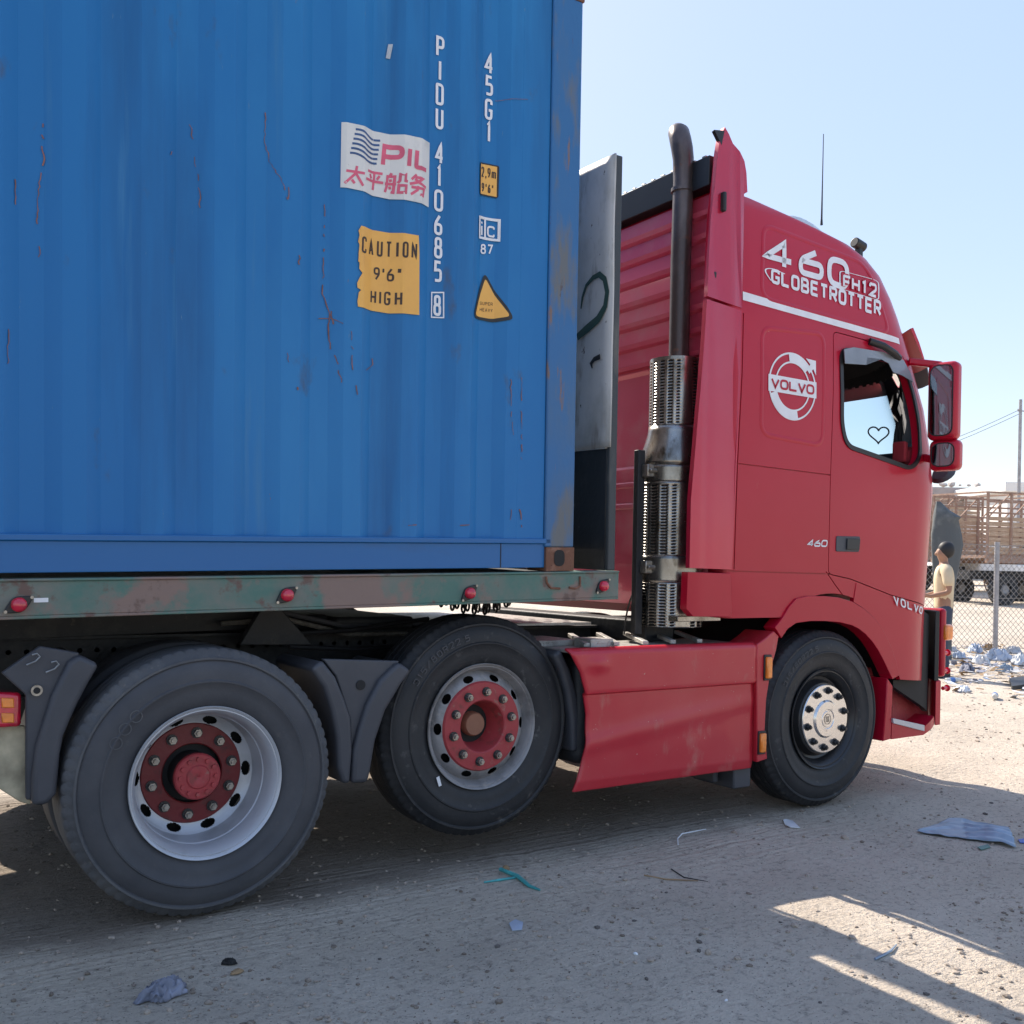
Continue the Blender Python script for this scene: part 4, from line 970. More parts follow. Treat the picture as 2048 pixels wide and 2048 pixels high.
def wheel(loc, kind, mirror_=False, dual_inner=False):
    wh = empty('wheel', loc, truck)
    if mirror_: wh.rotation_euler = (0, 0, math.pi)
    n = 288
    # local: outer face towards -Y at y=0
    prof = [(.045, .292), (.02, .300), (.012, .318), (.004, .335), (.001, .36), (-.004, .396), (-.008, .400), (-.008, .406), (-.002, .411), (.0, .44), (.008, .466), (.018, .482), (.012, .488), (.012, .496), (.024, .503), (.036, .522), (.044, .5285)]
    tread = []
    for a, b in ((.05, .088), (.098, .136), (.146, .184), (.194, .232)):
        tread += [(a, .533), (b, .534), (b + .002, .522), (b + .008, .522)]
    prof += [(.048, .532)] + tread[:-2] + [(.240, .528), (.262, .49), (.280, .42), (.275, .35), (.25, .30), (.235, .292)]
    def fn(i, k, a, r):
        if r > .502 and (k % 4 == 0) and a < .06: return r - .006
        return r
    kdust = 'rubberdusty' if kind == 'rear' else 'rubber'
    m = MB(); m.lathe(prof[:13], n, fn=fn); m.mi = 1; m.lathe(prof[12:-5], n, fn=fn); m.mi = 0; m.lathe(prof[-6:], n, fn=fn); ty = m.build('tyre', [kdust, 'tread' if kind == 'rear' else kdust], wh, smooth=40)
    if dual_inner:
        m = MB(); m.lathe([(a + .315, r) for a, r in prof], n, fn=fn); m.build('tyre', kdust, wh, smooth=40)
        m = MB(); m.lathe([(.24, .292), (.3, .275), (.55, .275), (.60, .292)], 64); m.build('rim', 'darkrim', wh)
    def holes(m, prof_, nseg, ring_i, nh=10, wd=3, mi=0):
        """lathe with hand holes left open in one ring"""
        vs = []; N = nseg
        for a, r in prof_:
            for k in range(N): t = 2 * math.pi * k / N; vs.append((r * math.cos(t), a, r * math.sin(t)))
        fs = []
        for i in range(len(prof_) - 1):
            for k in range(N):
                ph = (k % (N // nh))
                if i in ring_i and ph < ring_i[i]: continue
                fs.append((i * N + k, i * N + (k + 1) % N, (i + 1) * N + (k + 1) % N, (i + 1) * N + k))
        m.add(vs, fs)
    N = 240
    if kind == 'rear':
        m = MB(); prof_ = [(.05, .285), (.014, .290), (.004, .296), (0.0, .303), (.006, .305), (.012, .298), (.010, .288), (.03, .274), (.06, .268), (.085, .262), (.10, .262), (.105, .258), (.15, .256), (.20, .252), (.207, .250)]
        m.lathe(prof_, 128)
        P3 = resample([(.207, .250), (.215, .240), (.222, .228), (.227, .216), (.229, .205), (.229, .20)], .003)
        discholes(m, P3, .2265, .031, .0165); m.build('rim', 'silver', wh, smooth=35)
        m = MB(); m.lathe([(.30, .27), (.30, .0)], 48); m.build('rim_back', 'soot', wh)
        m = MB(); m.lathe([(.228, .207), (.222, .203), (.219, .126), (.223, .121)], 72)
        m.mi = 1; m.lathe([(.223, .121), (.26, .12), (.26, .09), (.16, .094)], 72); m.build('hub', ['hubdk', 'soot'], wh, smooth=35)
        m = MB(); m.lathe([(.16, .095), (.142, .094), (.136, .088), (.134, .05), (.128, .044), (.126, .012), (.132, .0)], 48)
        for k in range(12): a = 2 * math.pi * k / 12; m.cyl((.072 * math.cos(a), .138, .072 * math.sin(a)), (.072 * math.cos(a), .126, .072 * math.sin(a)), .010, 6)
        m.build('hub_cap', 'hubred', wh, smooth=35)
        yn, rn_, mat_ = .219, .1675, 'nut'
    elif kind == 'mid':
        m = MB(); m.lathe([(.05, .285), (.014, .290), (.004, .296), (0, .303), (.006, .305), (.012, .298), (.012, .288), (.03, .276), (.055, .270), (.060, .266)], 128)
        P3 = resample([(.060, .266), (.050, .258), (.040, .250), (.033, .243), (.028, .236), (.024, .229), (.022, .222), (.02, .214), (.018, .20)], .003)
        discholes(m, P3, .237, .027, .016); m.build('rim', 'darkrim', wh, smooth=35)
        m = MB(); m.lathe([(.12, .27), (.12, .0)], 48); m.build('rim_back', 'soot', wh)
        m = MB(); m.lathe([(.022, .218), (.012, .214), (.008, .21), (.006, .13), (.010, .124), (.03, .118), (.09, .105), (.14, .085), (.15, .05), (.15, 0)], 72); m.build('hub', 'red' if False else 'hubred', wh, smooth=35)
        m = MB(); m.lathe([(.15, .062), (.085, .058), (.075, .052), (.072, .0)], 40); m.build('hub_cap', 'hubtan', wh, smooth=35)
        yn, rn_, mat_ = .006, .1675, 'nutdk'
    else:
        m = MB(); m.lathe([(.05, .285), (.014, .290), (.004, .296), (0, .303), (.006, .305), (.012, .298), (.012, .286), (.035, .262), (.07, .250), (.075, .235), (.06, .225), (.03, .215), (.028, .15)], 128); m.build('rim', 'blackrim', wh, smooth=35)
        m = MB(); m.lathe([(.035, .208), (.008, .207), (.003, .203), (.001, .115), (-.008, .108), (-.012, .104), (-.0125, .06), (-.009, .056), (-.009, .05), (-.012, .047), (-.012, .0)], 96); m.build('hub', 'chrome', wh, smooth=25)
        put([ribbon(circ(.03), .005, True, .01) + (0,)] + [ribbon([Vector((x, -.018)), Vector((x, .018))], .006) + (1,) for x in (-.012, 0, .012)], lambda a, b, o_: (a, -.012 - o_, b), 'hub_emblem', 'nut', wh, .0015)
        yn, rn_, mat_ = .002, .171, 'nutdk'
    for k in range(10):
        a = 2 * math.pi * (k + .35) / 10; cx, cz = rn_ * math.cos(a), rn_ * math.sin(a)
        m = MB(); rr = .0165
        m.tube([(cx, yn + .002, cz), (cx, yn - .004, cz)], .023, 16)
        m.mi = 1 if kind != 'front' else 0
        m.tube([(cx, yn - .004, cz), (cx, yn - .022, cz)], rr, 6); m.tube([(cx, yn - .022, cz), (cx, yn - .032, cz)], [.010, .009], 10)
        m.build('wheel_nut', ['nutdk', 'nut' if kind != 'front' else 'nutdk'], wh, smooth=30)
    # raised size lettering on the sidewall
    if not mirror_:
        chars = '315/80R22.5'
        for base_a in ((150,) if kind != 'rear' else ()):
            S2 = text2d(chars, 0, 0, .028, .032, .010, .005, .008)
            def tf(a, b, o_, base_a=base_a):
                th = R_(base_a) - a / .45; r = .425 + b; return (r * math.cos(th), -.0035 - o_, r * math.sin(th))
            put(S2, tf, 'sidewall_lettering', 'rubberdusty', wh, .004)
        if kind == 'rear':
            S2 = [ribbon([p + Vector((x, 0)) for p in circ(.022)], .004, True, .02) + (0,) for x in (0, .06, .12)]
            put(S2, lambda a, b, o_: ((.40 + b) * math.cos(R_(152) - a / .4), -.004 - o_, (.40 + b) * math.sin(R_(152) - a / .4)), 'sidewall_lettering', 'tread', wh, .003)
    return wh
w1 = wheel((0.042, -1.235, .532), 'rear', dual_inner=True)
w2 = wheel((1.405, -1.115, .64), 'mid')
w3 = wheel((3.785, -1.235, .53), 'front')
w4 = wheel((0.02, 1.235, .532), 'rear', True, True)
w5 = wheel((1.405, 1.115, .64), 'mid', True)
w6 = wheel((3.785, 1.235, .53), 'front', True)
# chalk mark on the middle tyre
q = ony(876, 1563, -1.118); m = MB(); m.add([(q.x - .012, -1.122, q.z + .02), (q.x + .004, -1.122, q.z + .026), (q.x + .018, -1.122, q.z - .02), (q.x + .003, -1.122, q.z - .024)], [(0, 1, 2, 3)]); m.build('chalk_mark', 'white', truck, norm=False)

# ================================================================== TRAILER and CONTAINER share one tilt
PIV = ony(1147.5, 1142, -1.22)
TM = Matrix.Translation(PIV) @ Matrix.Rotation(.028, 4, 'X') @ Matrix.Rotation(-.0243, 4, 'Y')
TI = TM.inverted()
def tl(u, v, y=0.0):     # pixel -> local (x, z) on the local plane y
    o_ = TI @ CAM; d = TI.to_3x3() @ ray(u, v); t = (y - o_.y) / d.y; p = o_ + d * t; return (p.x, p.z)
def tpt(u, v, y): x, z = tl(u, v, y); return Vector((x, y, z))
trailer = empty('semi_trailer', PIV); trailer.rotation_euler = TM.to_euler()
tag(trailer, 'flatbed container trailer with worn green side rail and steel headboard', 'trailer')
cont = empty('shipping_container', PIV); cont.rotation_euler = TM.to_euler()
tag(cont, 'blue corrugated high cube shipping container riding on the trailer', 'container')
W = 2.438; LEN = 12.19; HT = 2.896
# local: x=0 is the container front end, y=0 near face, z=0 container bottom
# ---- container side wall
PITCH = .278; XR = tl(1092, 900)[0]        # wall ends here
c_in = tl(731, 243, .0)[0]                   # a point where the wall starts to fall back
def corr(x):
    """depth of the wall behind the outer plane"""
    if x > XR - .16: return .012
    t = ((x - c_in) % PITCH) / PITCH         # 0 = starts going in
    if t < .20: d = t / .20
    elif t < .50: d = 1
    elif t < .70: d = 1 - (t - .5) / .2
    else: d = 0
    return .014 + .034 * d
def brk(x0, x1):
    out = []; k = math.floor((x0 - c_in) / PITCH)
    while c_in + k * PITCH < x1 + PITCH:
        for t in (0, .03, .17, .20, .23, .47, .5, .53, .67, .70, .73, .97):
            x = c_in + (k + t) * PITCH
            if x0 < x < x1: out.append(x)
        k += 1
    return out
ZB = tl(500, 1072)[1]; ZB = .155
def wallpt(x, z, off=0.0):
    # softened corrugation
    d = (corr(x - .003) + corr(x + .003) + corr(x)) / 3
    return (x, d - off, z)
m = MB(); XL = -LEN + .12; bx = [XL] + brk(XL, XR) + [XR - .16, XR - .155, XR]; bx = sorted(bx); zr = [ZB + (HT - .1 - ZB) * j / 10 for j in range(11)]
V = []
for z in zr:
    for x in bx:
        p = wallpt(x, z); V.append((x, p[1] + .006 * noise.noise((x * .9, z * .9, 7)) * (1 if x < XR - .05 else 0), z))
nb = len(bx); m.add(V, [(j * nb + i, j * nb + i + 1, (j + 1) * nb + i + 1, (j + 1) * nb + i) for j in range(10) for i in range(nb - 1)])
WALLM = m; WALLM.mi = 1
OFFN = .0065
def wall(x, z, off=0.0):
    p = wallpt(x, z); return (x, p[1] + .006 * noise.noise((x * .9, z * .9, 7)) - off - .002, z)
m = MB(); m.box(XL, 0 - .02, W - .04, W - .02, .1, HT - .05); m.box(XL, -.02, .06, W - .04, HT - .05, HT - .02); m.box(XL, -.02, .03, W - .03, .1, .14); m.box(-.05, -.02, .05, W - .05, .1, HT - .05); m.box(-LEN + .02, -LEN + .06, .03, W - .03, .05, HT - .05); m.build('container_shell', 'blue', cont)
# corner posts and castings
xc0 = tl(1092, 1100)[0]
def cast(x0_, x1_, y0_, y1_, z0_, z1_, hole=True):
    m = MB(); m.box(x0_, x1_, y0_, y1_, z0_, z1_); o = m.build('corner_casting', 'rust', cont, bevel=.004)
    return o
castm = cast(xc0, .0, -.003, .16, 0, .118)
hm = MB(); hx, hz = tl(1117.5, 1116); pts = rrect(hx - .032, hx + .032, hz - .04, hz + .04, .03); hm.add([(x, -.0055, z) for x, z in pts] , [tuple(range(len(pts)))]); hm.build('casting_hole', 'soot', castm, norm=False)
for (x, y) in ((xc0, W - .16), (-LEN, -.003), (-LEN, W - .16)):
    cast(x, x + .178, y, y + .163, 0, .118)
for (x, y) in ((xc0, -.003), (xc0, W - .16), (-LEN, -.003), (-LEN, W - .16)):
    cast(x, x + .178, y, y + .163, HT - .118, HT)
m = MB(); m.box(tl(1093, 900)[0], -.003, 0, .10, .118, HT - .118); m.build('corner_post', 'bluerust', cont, bevel=.008, label='rust streaked corner post')
for (x, y) in ((-LEN, 0), (-LEN, W - .1), (-.17, W - .1)):
    m = MB(); m.box(x + .003, x + .17, y, y + .1, .118, HT - .118); m.build('corner_post', 'bluerust', cont, bevel=.008)
# bottom rail with top lip
zr1 = tl(600, 1084)[1]; zr0 = tl(600, 1141)[1]; zlip = tl(600, 1073)[1]
m = MB(); m.box(-LEN + .178, xc0, .012, .06, .018, .135); m.build('bottom_rail', 'bluedk', cont, bevel=.003)
m = MB(); m.box(-LEN + .178, xc0 + .03, .0, .05, .135, .16); m.build('rail_lip', 'bluedk', cont, bevel=.004)
m = MB(); m.box(-LEN + .178, xc0, .0, .06, HT - .1, HT - .01); m.build('top_rail', 'blue', cont, bevel=.004)
sx_ = tl(1004, 1110)[0]; m = MB(); m.box(sx_ - .002, sx_ + .002, .0095, .02, .02, .134); m.build('rail_seam', 'black', cont)

# ---- lettering on the container: vertical columns of condensed characters
def vcol(chars_px, cw_px, sw=.013):
    """list of (char, u_left, u_right, v_top, v_bottom)"""
    for c, u0, u1, v0, v1 in chars_px:
        a = tl(u0, v0); b = tl(u1, v0); cc = tl(u0, v1)
        w_ = b[0] - a[0]; h_ = a[1] - cc[1]; x0_ = min(a[0], cc[0]); z0_ = cc[1]
        if c == '1' or c == 'I': S2 = text2d(c, x0_, z0_, w_, h_, 0, sw, w_ * .38, narrow={})
        else: S2 = text2d(c, x0_, z0_, w_, h_, 0, sw, w_ * .40, narrow={})
        put(S2, wall, 'lettering', 'white', cont, .0025)
def z3(x, y): return (600 + x * .3623, y * .3623)
colA = [('P', 778, 824, 172, 290), ('I', 783, 815, 306, 425), ('D', 775, 820, 435, 558), ('U', 774, 818, 572, 692), ('4', 772, 820, 766, 886), ('1', 776, 812, 892, 1015), ('0', 766, 816, 1027, 1150), ('6', 766, 812, 1165, 1282), ('8', 766, 812, 1292, 1412), ('5', 765, 810, 1424, 1543)]
vcol([(c,) + (z3(a, 0)[0], z3(b, 0)[0], z3(0, t)[1], z3(0, bb)[1]) for c, a, b, t, bb in colA], 0)
colB = [('4', 1047, 1096, 266, 384), ('5', 1050, 1093, 392, 505), ('G', 1047, 1090, 522, 640), ('1', 1052, 1086, 650, 768)]
vcol([(c,) + (z3(a, 0)[0], z3(b, 0)[0], z3(0, t)[1], z3(0, bb)[1]) for c, a, b, t, bb in colB], 0)
vcol([('8', z3(763, 0)[0], z3(806, 0)[0], z3(0, 1615)[1], z3(0, 1732)[1])], 0)
def boxstroke(p, sw, mat='white', off=.0026, rad=.0):
    P = [tl(*q) for q in p]; put([ribbon(round_path(P, rad, True) if rad else [Vector(q) for q in P], sw, True, .03) + (0,)], wall, 'lettering', mat, cont, off)
boxstroke([z3(753, 1605), z3(818, 1605), z3(818, 1745), z3(752, 1742)], .006)
boxstroke([z3(1015, 1188), z3(1121, 1208), z3(1119, 1318), z3(1015, 1300)], .012)
P = [tl(*z3(1047, 1192)), tl(*z3(1047, 1303))]; put([ribbon([Vector(q) for q in P], .010, False) + (0,)], wall, 'lettering', 'white', cont, .003)
def cquad(tl_, tr_, br_, bl_):
    A, B, C_, D = [Vector(tl(*q)) for q in (tl_, tr_, br_, bl_)]
    Wm = ((B - A).length + (C_ - D).length) / 2; Hm = ((A - D).length + (B - C_).length) / 2
    def f_(a, b, off):
        p = D.lerp(C_, a / Wm).lerp(A.lerp(B, a / Wm), b / Hm); return wall(p.x, p.y, off)
    return f_, Wm, Hm
def line(chars, q, sw, gap, mat, off, par=cont, rad=.35, narrow=None):
    f_, Wm, Hm = cquad(*q); nr = narrow if narrow is not None else {'I': .25, '1': .6, "'": .35, '"': .5, ',': .3, 'i': .3, 'm': 1.4, ' ': .5}
    tot = sum(nr.get(c, 1) for c in chars); g_ = gap * Hm; cw = (Wm - g_ * (len(chars) - 1)) / tot
    return put(text2d(chars, 0, 0, cw, Hm, g_, sw * Hm, rad * cw, narrow=nr), f_, 'lettering', mat, par, off)
line('i', (z3(1022, 1203), z3(1036, 1206), z3(1036, 1292), z3(1022, 1290)), .11, 0, 'white', .003, narrow={})
line('c', (z3(1058, 1212), z3(1100, 1220), z3(1100, 1302), z3(1058, 1296)), .13, 0, 'white', .003)
line('87', (z3(1022, 1335), z3(1090, 1340), z3(1088, 1396), z3(1022, 1390)), .17, .15, 'white', .003)
def cxs(pts): return brk(min(p[0] for p in pts), max(p[0] for p in pts))
def sticker(pxs, mat, name, off=.0026, rad=.0, label=None):
    P = [tl(*q) for q in pxs]
    if rad: P = [tuple(q) for q in round_path(P, rad, True)]
    cc_ = []; xx = min(p[0] for p in P) + .01
    while xx < max(p[0] for p in P): cc_.append(xx); xx += .011
    V, F_ = polyface(P, wall, off, cuts=cc_); m = MB(); m.add(V, F_); o = m.build(name, mat, cont, smooth=0, norm=False)
    if label: o['label'] = label
    return o
# PIL sticker: straight rectangle in the wall's plane; its wavy look comes from the corrugation
A = tl(687, 241); B = tl(868, 277); C_ = tl(866, 408); D = tl(685, 373)
def rectlocal(a, b, d): pass
pil = sticker([(687, 241), (868, 280), (866, 410), (685, 372)], 'offwhite', 'logo_sticker', .0028, label='white shipping line sticker with red letters')
line('PIL', (z3(480, 775), z3(728, 835), z3(722, 945), z3(468, 905)), .21, .12, 'pink', .0036, rad=.5, narrow={'I': .28, 'L': .85})
f_, Wm, Hm = cquad(z3(262, 905), z3(722, 975), z3(716, 1085), z3(246, 1005))
S2 = []; cwid = Wm / 4.35; li = 0
for i, key in enumerate(('tai', 'ping', 'chuan', 'wu')):
    x0_ = i * Wm / 4.0
    for cl, st in G[key]:
        pts = [((x0_ + p[0] * cwid, p[1] * Hm) + ((p[2],) if len(p) > 2 else ())) for p in st]
        S2.append(ribbon(round_path(pts, .010, cl), .0118, cl, .012) + (li % 4,)); li += 1
put(S2, f_, 'lettering', 'pink', cont, .0036)
f_, Wm, Hm = cquad(z3(312, 712), z3(466, 762), z3(446, 890), z3(280, 842))
S2 = []
for i in range(6):
    b = Hm * i / 5; S2.append(ribbon([Vector((Wm * t / 12, b + .006 * math.sin(t / 12 * 6.28 + .3))) for t in range(13)], .0095, False) + (0,))
put(S2, f_, 'flag_lines', 'navy', cont, .0036)
# CAUTION sticker with torn left edge
rt_ = [(718, 455)] + [(722 - 3, 456)]
torn = [z3(343, 1243), z3(660, 1298), z3(664, 1400), z3(664, 1737), z3(520, 1722), z3(325, 1690), z3(322, 1660), z3(330, 1610), z3(345, 1600), z3(322, 1585), z3(320, 1560), z3(334, 1530), z3(350, 1505), z3(332, 1480), z3(338, 1450), z3(326, 1440), z3(336, 1420), z3(328, 1400), z3(338, 1360), z3(326, 1330), z3(334, 1300), z3(328, 1270)]
sticker(torn, 'amber_sticker', 'caution_sticker', .0028, label='orange height caution sticker with a torn left edge')
line('CAUTION', (z3(348, 1300), z3(652, 1340), z3(650, 1428), z3(345, 1392)), .13, .22, 'brownprint', .0036)
line("9'6\"", (z3(430, 1462), z3(568, 1475), z3(566, 1550), z3(430, 1535)), .15, .2, 'brownprint', .0036)
line('HIGH', (z3(412, 1590), z3(572, 1607), z3(570, 1685), z3(410, 1664)), .15, .26, 'brownprint', .0036)
# 2,9m plate
sticker([z3(1016, 880), z3(1122, 902), z3(1117, 1083), z3(1014, 1063)], 'black', 'height_sticker', .0028, .012)
sticker([z3(1023, 890), z3(1113, 908), z3(1110, 1075), z3(1020, 1056)], 'amber_sticker', 'height_sticker', .0032)
line('2,9m', (z3(1025, 905), z3(1108, 925), z3(1106, 978), z3(1025, 962)), .14, .14, 'brownprint', .004, narrow={',': .3, 'm': 1.5})
line("9'6\"", (z3(1027, 995), z3(1092, 1008), z3(1090, 1058), z3(1026, 1046)), .15, .18, 'brownprint', .004)
# triangle
sticker([z3(1046, 1492), z3(1190, 1762), z3(1090, 1772), z3(968, 1745)], 'black', 'warning_triangle', .0028, .03)
sticker([z3(1050, 1525), z3(1166, 1745), z3(1080, 1752), z3(984, 1735)], 'amber_sticker', 'warning_triangle', .0034, .018)
line('SUPER', (z3(1018, 1656), z3(1090, 1662), z3(1090, 1680), z3(1018, 1674)), .14, .25, 'brownprint', .0042)
line('HEAVY', (z3(1018, 1690), z3(1090, 1697), z3(1090, 1716), z3(1018, 1709)), .14, .25, 'brownprint', .0042)
sticker([z3(512, 222), z3(536, 224), z3(522, 305), z3(498, 300)], simple('tape grey', (.42, .46, .5), .4), 'tape_scrap', .003)
# scratches
def z5(x, y): return (x * .6211, y * .6211)
SCR = [([(148, 385), (142, 470), (150, 500), (128, 600), (126, 700), (132, 820)], .010, .9), ([(612, 355), (628, 400), (632, 470), (650, 560), (655, 660)], .008, .6), ([(868, 350), (866, 450), (880, 510), (915, 590), (930, 640)], .008, .6),
       ([(1060, 650), (1055, 850), (1052, 940), (1075, 1000), (1070, 1060), (1078, 1120), (1092, 1150), (1105, 1230)], .012, 1), ([(1040, 1020), (1080, 1020), (1110, 1040)], .010, 1), ([(1075, 985), (1085, 1040)], .014, 1), ([(1136, 1065), (1138, 1190)], .010, 1), ([(1212, 1140), (1215, 1170), (1190, 1190)], .010, 1),
       ([(1650, 1220), (1652, 1350), (1658, 1400)], .008, 1), ([(1684, 1215), (1684, 1480)], .009, 1), ([(1652, 1640), (1645, 1700)], .010, 1), ([(1680, 1640), (1685, 1715)], .018, 1), ([(1318, 1692), (1345, 1690)], .012, 1), ([(1484, 1692), (1515, 1690)], .014, 1), ([(55, 568), (55, 650)], .012, 1), ([(32, 990), (28, 1180)], .009, .5), ([(1610, 315), (1700, 318)], .006, .5), ([(935, 600), (930, 640)], .014, 1), ([(560, 465), (562, 505)], .009, .4), ([(968, 820), (966, 850)], .018, .6), ([(962, 1235), (964, 1265)], .02, .7), ([(1152, 1240), (1154, 1270)], .014, .7), ([(930, 1135), (930, 1185)], .005, .7)]
m = WALLM
rs = random.Random(5)
for pts, wd, al in SCR:
    P = [Vector(tl(*z5(*p))) for p in pts]; dense = []
    for a, b in zip(P, P[1:]):
        k = max(2, int((b - a).length / .012))
        for j in range(k): dense.append(a.lerp(b, j / k))
    dense.append(P[-1]); run = []
    def flush(run):
        if len(run) < 2: return
        vs = []
        for i_, (p, ww) in enumerate(run): vs += [wall(p.x - ww, p.y, .0022), wall(p.x + ww, p.y, .0022)]
        m.add(vs, [(2 * i, 2 * i + 1, 2 * i + 3, 2 * i + 2) for i in range(len(run) - 1)])
    horiz = abs(P[0].x - P[-1].x) > abs(P[0].y - P[-1].y)
    for i_, p in enumerate(dense):
        q = p + Vector((rs.gauss(0, .002), 0)); nz_ = noise.noise((p.x * 40, p.y * 14, 1)) * .5 + .5
        ww = wd * .5 * (nz_ * 1.3) * .55
        if horiz:
            run.append((q, ww)); continue
        if rs.random() < .12 / max(al, .3): flush(run); run = []
        else: run.append((q, max(.0007, ww)))
    if horiz:
        vs = []
        for p, ww in run: vs += [wall(p.x, p.y - ww * .8, .0022), wall(p.x, p.y + ww * .8, .0022)]
        m.add(vs, [(2 * i, 2 * i + 1, 2 * i + 3, 2 * i + 2) for i in range(len(run) - 1)])
    else: flush(run)
m.build('side_wall', ['blue', 'scratch'], cont, norm=False, smooth=13)

# ---- trailer
zt1 = tl(600, 1151)[1]; zb0 = tl(600, 1220)[1]; XE = tl(1236, 1170)[0]
RT, RB = -.012, tl(1100, 1203)[1]
m = MB(); m.box(-9.5, XE, -.005, .012, RB + .012, RT); m.box(-9.5, XE, -.005, .11, RB, RB + .012); m.box(-9.5, XE - .002, -.012, .11, RT, RT + .010); rail = m.build('side_rail', 'green', trailer, bevel=.003)
m = MB(); m.box(-9.5, XE, W - .01, W + .005, RB, RT); m.box(-9.5, XE, W - .11, W + .005, RT, RT + .01); m.build('side_rail', 'green', trailer, bevel=.003)
m = MB(); m.box(XE - .015, XE + .0, .013, W - .012, RB, RT - .001); m.build('front_beam', 'chassis', trailer, bevel=.003)
for x in [-8.8 + .78 * i for i in range(12)]:
    m = MB(); m.box(x, x + .07, .013, W - .013, RB + .03, RT - .02); m.build('cross_member', 'chassis', trailer)
for y in (W / 2 - .48, W / 2 + .38):
    m = MB(); m.box(-9.5, -1.2, y, y + .1, -.30, -.02); m.box(-1.2, XE - .02, y, y + .1, -.20, -.02); m.build('main_beam', 'chassis', trailer, bevel=.004)
m = MB(); p = [tl(480, 1290, .55), tl(525, 1215, .55), tl(560, 1215, .55), tl(625, 1290, .55)]
m.add([(x, .55, z) for x, z in p] + [(x, .6, z) for x, z in p], [(0, 1, 2, 3), (7, 6, 5, 4), (0, 4, 5, 1), (1, 5, 6, 2), (2, 6, 7, 3), (3, 7, 4, 0)]); m.build('gusset_plate', 'chassis', trailer, bevel=.004)
m = MB(); m.box(-2.6, XE - .02, .12, W - .12, RT - .012, RT - .004); m.build('deck_floor', 'chassis', trailer)
# welds on the rail
for pts in ([(1092, 1153), (1094, 1166), (1102, 1176), (1120, 1177)], [(1160, 1153), (1160, 1172), (1150, 1177), (1138, 1175)]):
    m = MB(); m.tube([tpt(u, v, -.008) for u, v in pts], .006, 6); m.build('weld_bead', 'rust', rail)
for (u, v, tilt) in ((37, 1209, .6), (573, 1190, .9), (938, 1186, 1.2), (1205, 1172, 1.1)):
    x, z = tl(u, v, -.01); e = MB(); P = [Vector((.062, 0)), Vector((.0, .034)), Vector((-.062, 0)), Vector((0, -.034))]
    a = R_(18 + 20 * tilt); P = [Vector((p.x * math.cos(a) - p.y * math.sin(a), p.x * math.sin(a) + p.y * math.cos(a))) for p in P]
    P = round_path([(p.x, p.y) for p in P], .022, True, 4); n = len(P)
    e.add([(x + p.x, -.018, z + p.y) for p in P] + [(x + p.x, -.004, z + p.y) for p in P], [tuple(range(n)), tuple(range(2 * n - 1, n - 1, -1))] + [(i, (i + 1) % n, (i + 1) % n + n, i + n) for i in range(n)])
    lb = e.build('marker_lamp', 'black', trailer, bevel=.003)
    e = MB(); e.tube([(x, -.016, z), (x, -.032, z), (x, -.042, z), (x, -.044, z)], [.027, .026, .017, .003], 20); e.build('lamp_lens', 'redlens', lb, smooth=60)
    for s in (-1, 1):
        e = MB(); e.cyl((x + s * .05 * math.cos(a), -.021, z + s * .05 * math.sin(a)), (x + s * .05 * math.cos(a), -.017, z + s * .05 * math.sin(a)), .006, 8); e.build('lamp_screw', 'nut', lb)
a, b = tl(67, 1196), tl(96, 1204); m = MB(); m.box(a[0], b[0], -.0075, -.006, b[1], a[1]); m.build('plate_tag', 'white', trailer)
# headboard
hx1 = tl(1238, 700, 0)[0]; ztop = tl(1230, 308, .0)[1]; hx0 = hx1 - .05
m = MB(); m.box(hx0, hx1, -.002, .022, RT + .012, ztop); hb = m.build('headboard_post', 'post', trailer, bevel=.006)
m = MB(); m.box(hx0, hx1, W - .06, W, RT + .012, ztop); m.build('headboard_post', 'post', trailer, bevel=.006)
ztp = tl(1225, 312, .06)[1] - .02
# transverse panel, with a dark lower section
def py_(u, v, x):
    o_ = TI @ CAM; d = TI.to_3x3() @ ray(u, v); t = (x - o_.x) / d.x; p = o_ + d * t; return p.y, p.z
zmid = py_(1215, 895, hx0)[1]
m = MB(); V = []; ny_, nz_ = 30, 40
for j in range(nz_ + 1):
    for i in range(ny_ + 1):
        y = lerp(-.022, W - .061, i / ny_); z = lerp(zmid, ztp, j / nz_); V.append((hx0 - .004 + .008 * noise.noise((y * 3, z * 2, 3)) - .004 * (1 if (y < .04) else 0), y, z))
m.add(V, [(j * (ny_ + 1) + i, j * (ny_ + 1) + i + 1, (j + 1) * (ny_ + 1) + i + 1, (j + 1) * (ny_ + 1) + i) for j in range(nz_) for i in range(ny_)])
hp1 = m.build('headboard_panel', 'steel', trailer, smooth=60, norm=False); s_ = hp1.modifiers.new('s', 'SOLIDIFY'); s_.thickness = .01
m = MB(); m.box(hx0 + .0, hx0 + .008, .023, W - .061, RT + .012, zmid - .002); m.build('headboard_panel', 'darkpanel', trailer, bevel=.002, label='dark oily lower headboard panel')
m = MB(); m.box(hx0 - .012, hx0 + .006, .023, W - .061, zmid - .006, zmid + .006); m.build('headboard_lip', 'steel', trailer)
def hbp(u, v, off): y, z = py_(u, v, hx0 - .02); return Vector((hx0 - .022 - off, y, z))
def z2b(x, y): return (1000 + x * .2588, 250 + y * .2588)
pp = [z2b(x, y) for x, y in ((600, 1640), (680, 1570), (760, 1500), (815, 1400), (830, 1290), (810, 1190), (770, 1155), (720, 1180), (670, 1240), (640, 1330), (628, 1420))]
m = MB(); m.tube([hbp(u, v, 0) for u, v in pp], [.022, .026, .024, .02, .018, .018, .018, .014, .012, .010, .006], 6); o = m.build('paint_scrawl', simple('green marker paint', (.02, .055, .045), .6), trailer)
for v in o.data.vertices: v.co.x = hx0 - .022 + (v.co.x - (hx0 - .022)) * .06
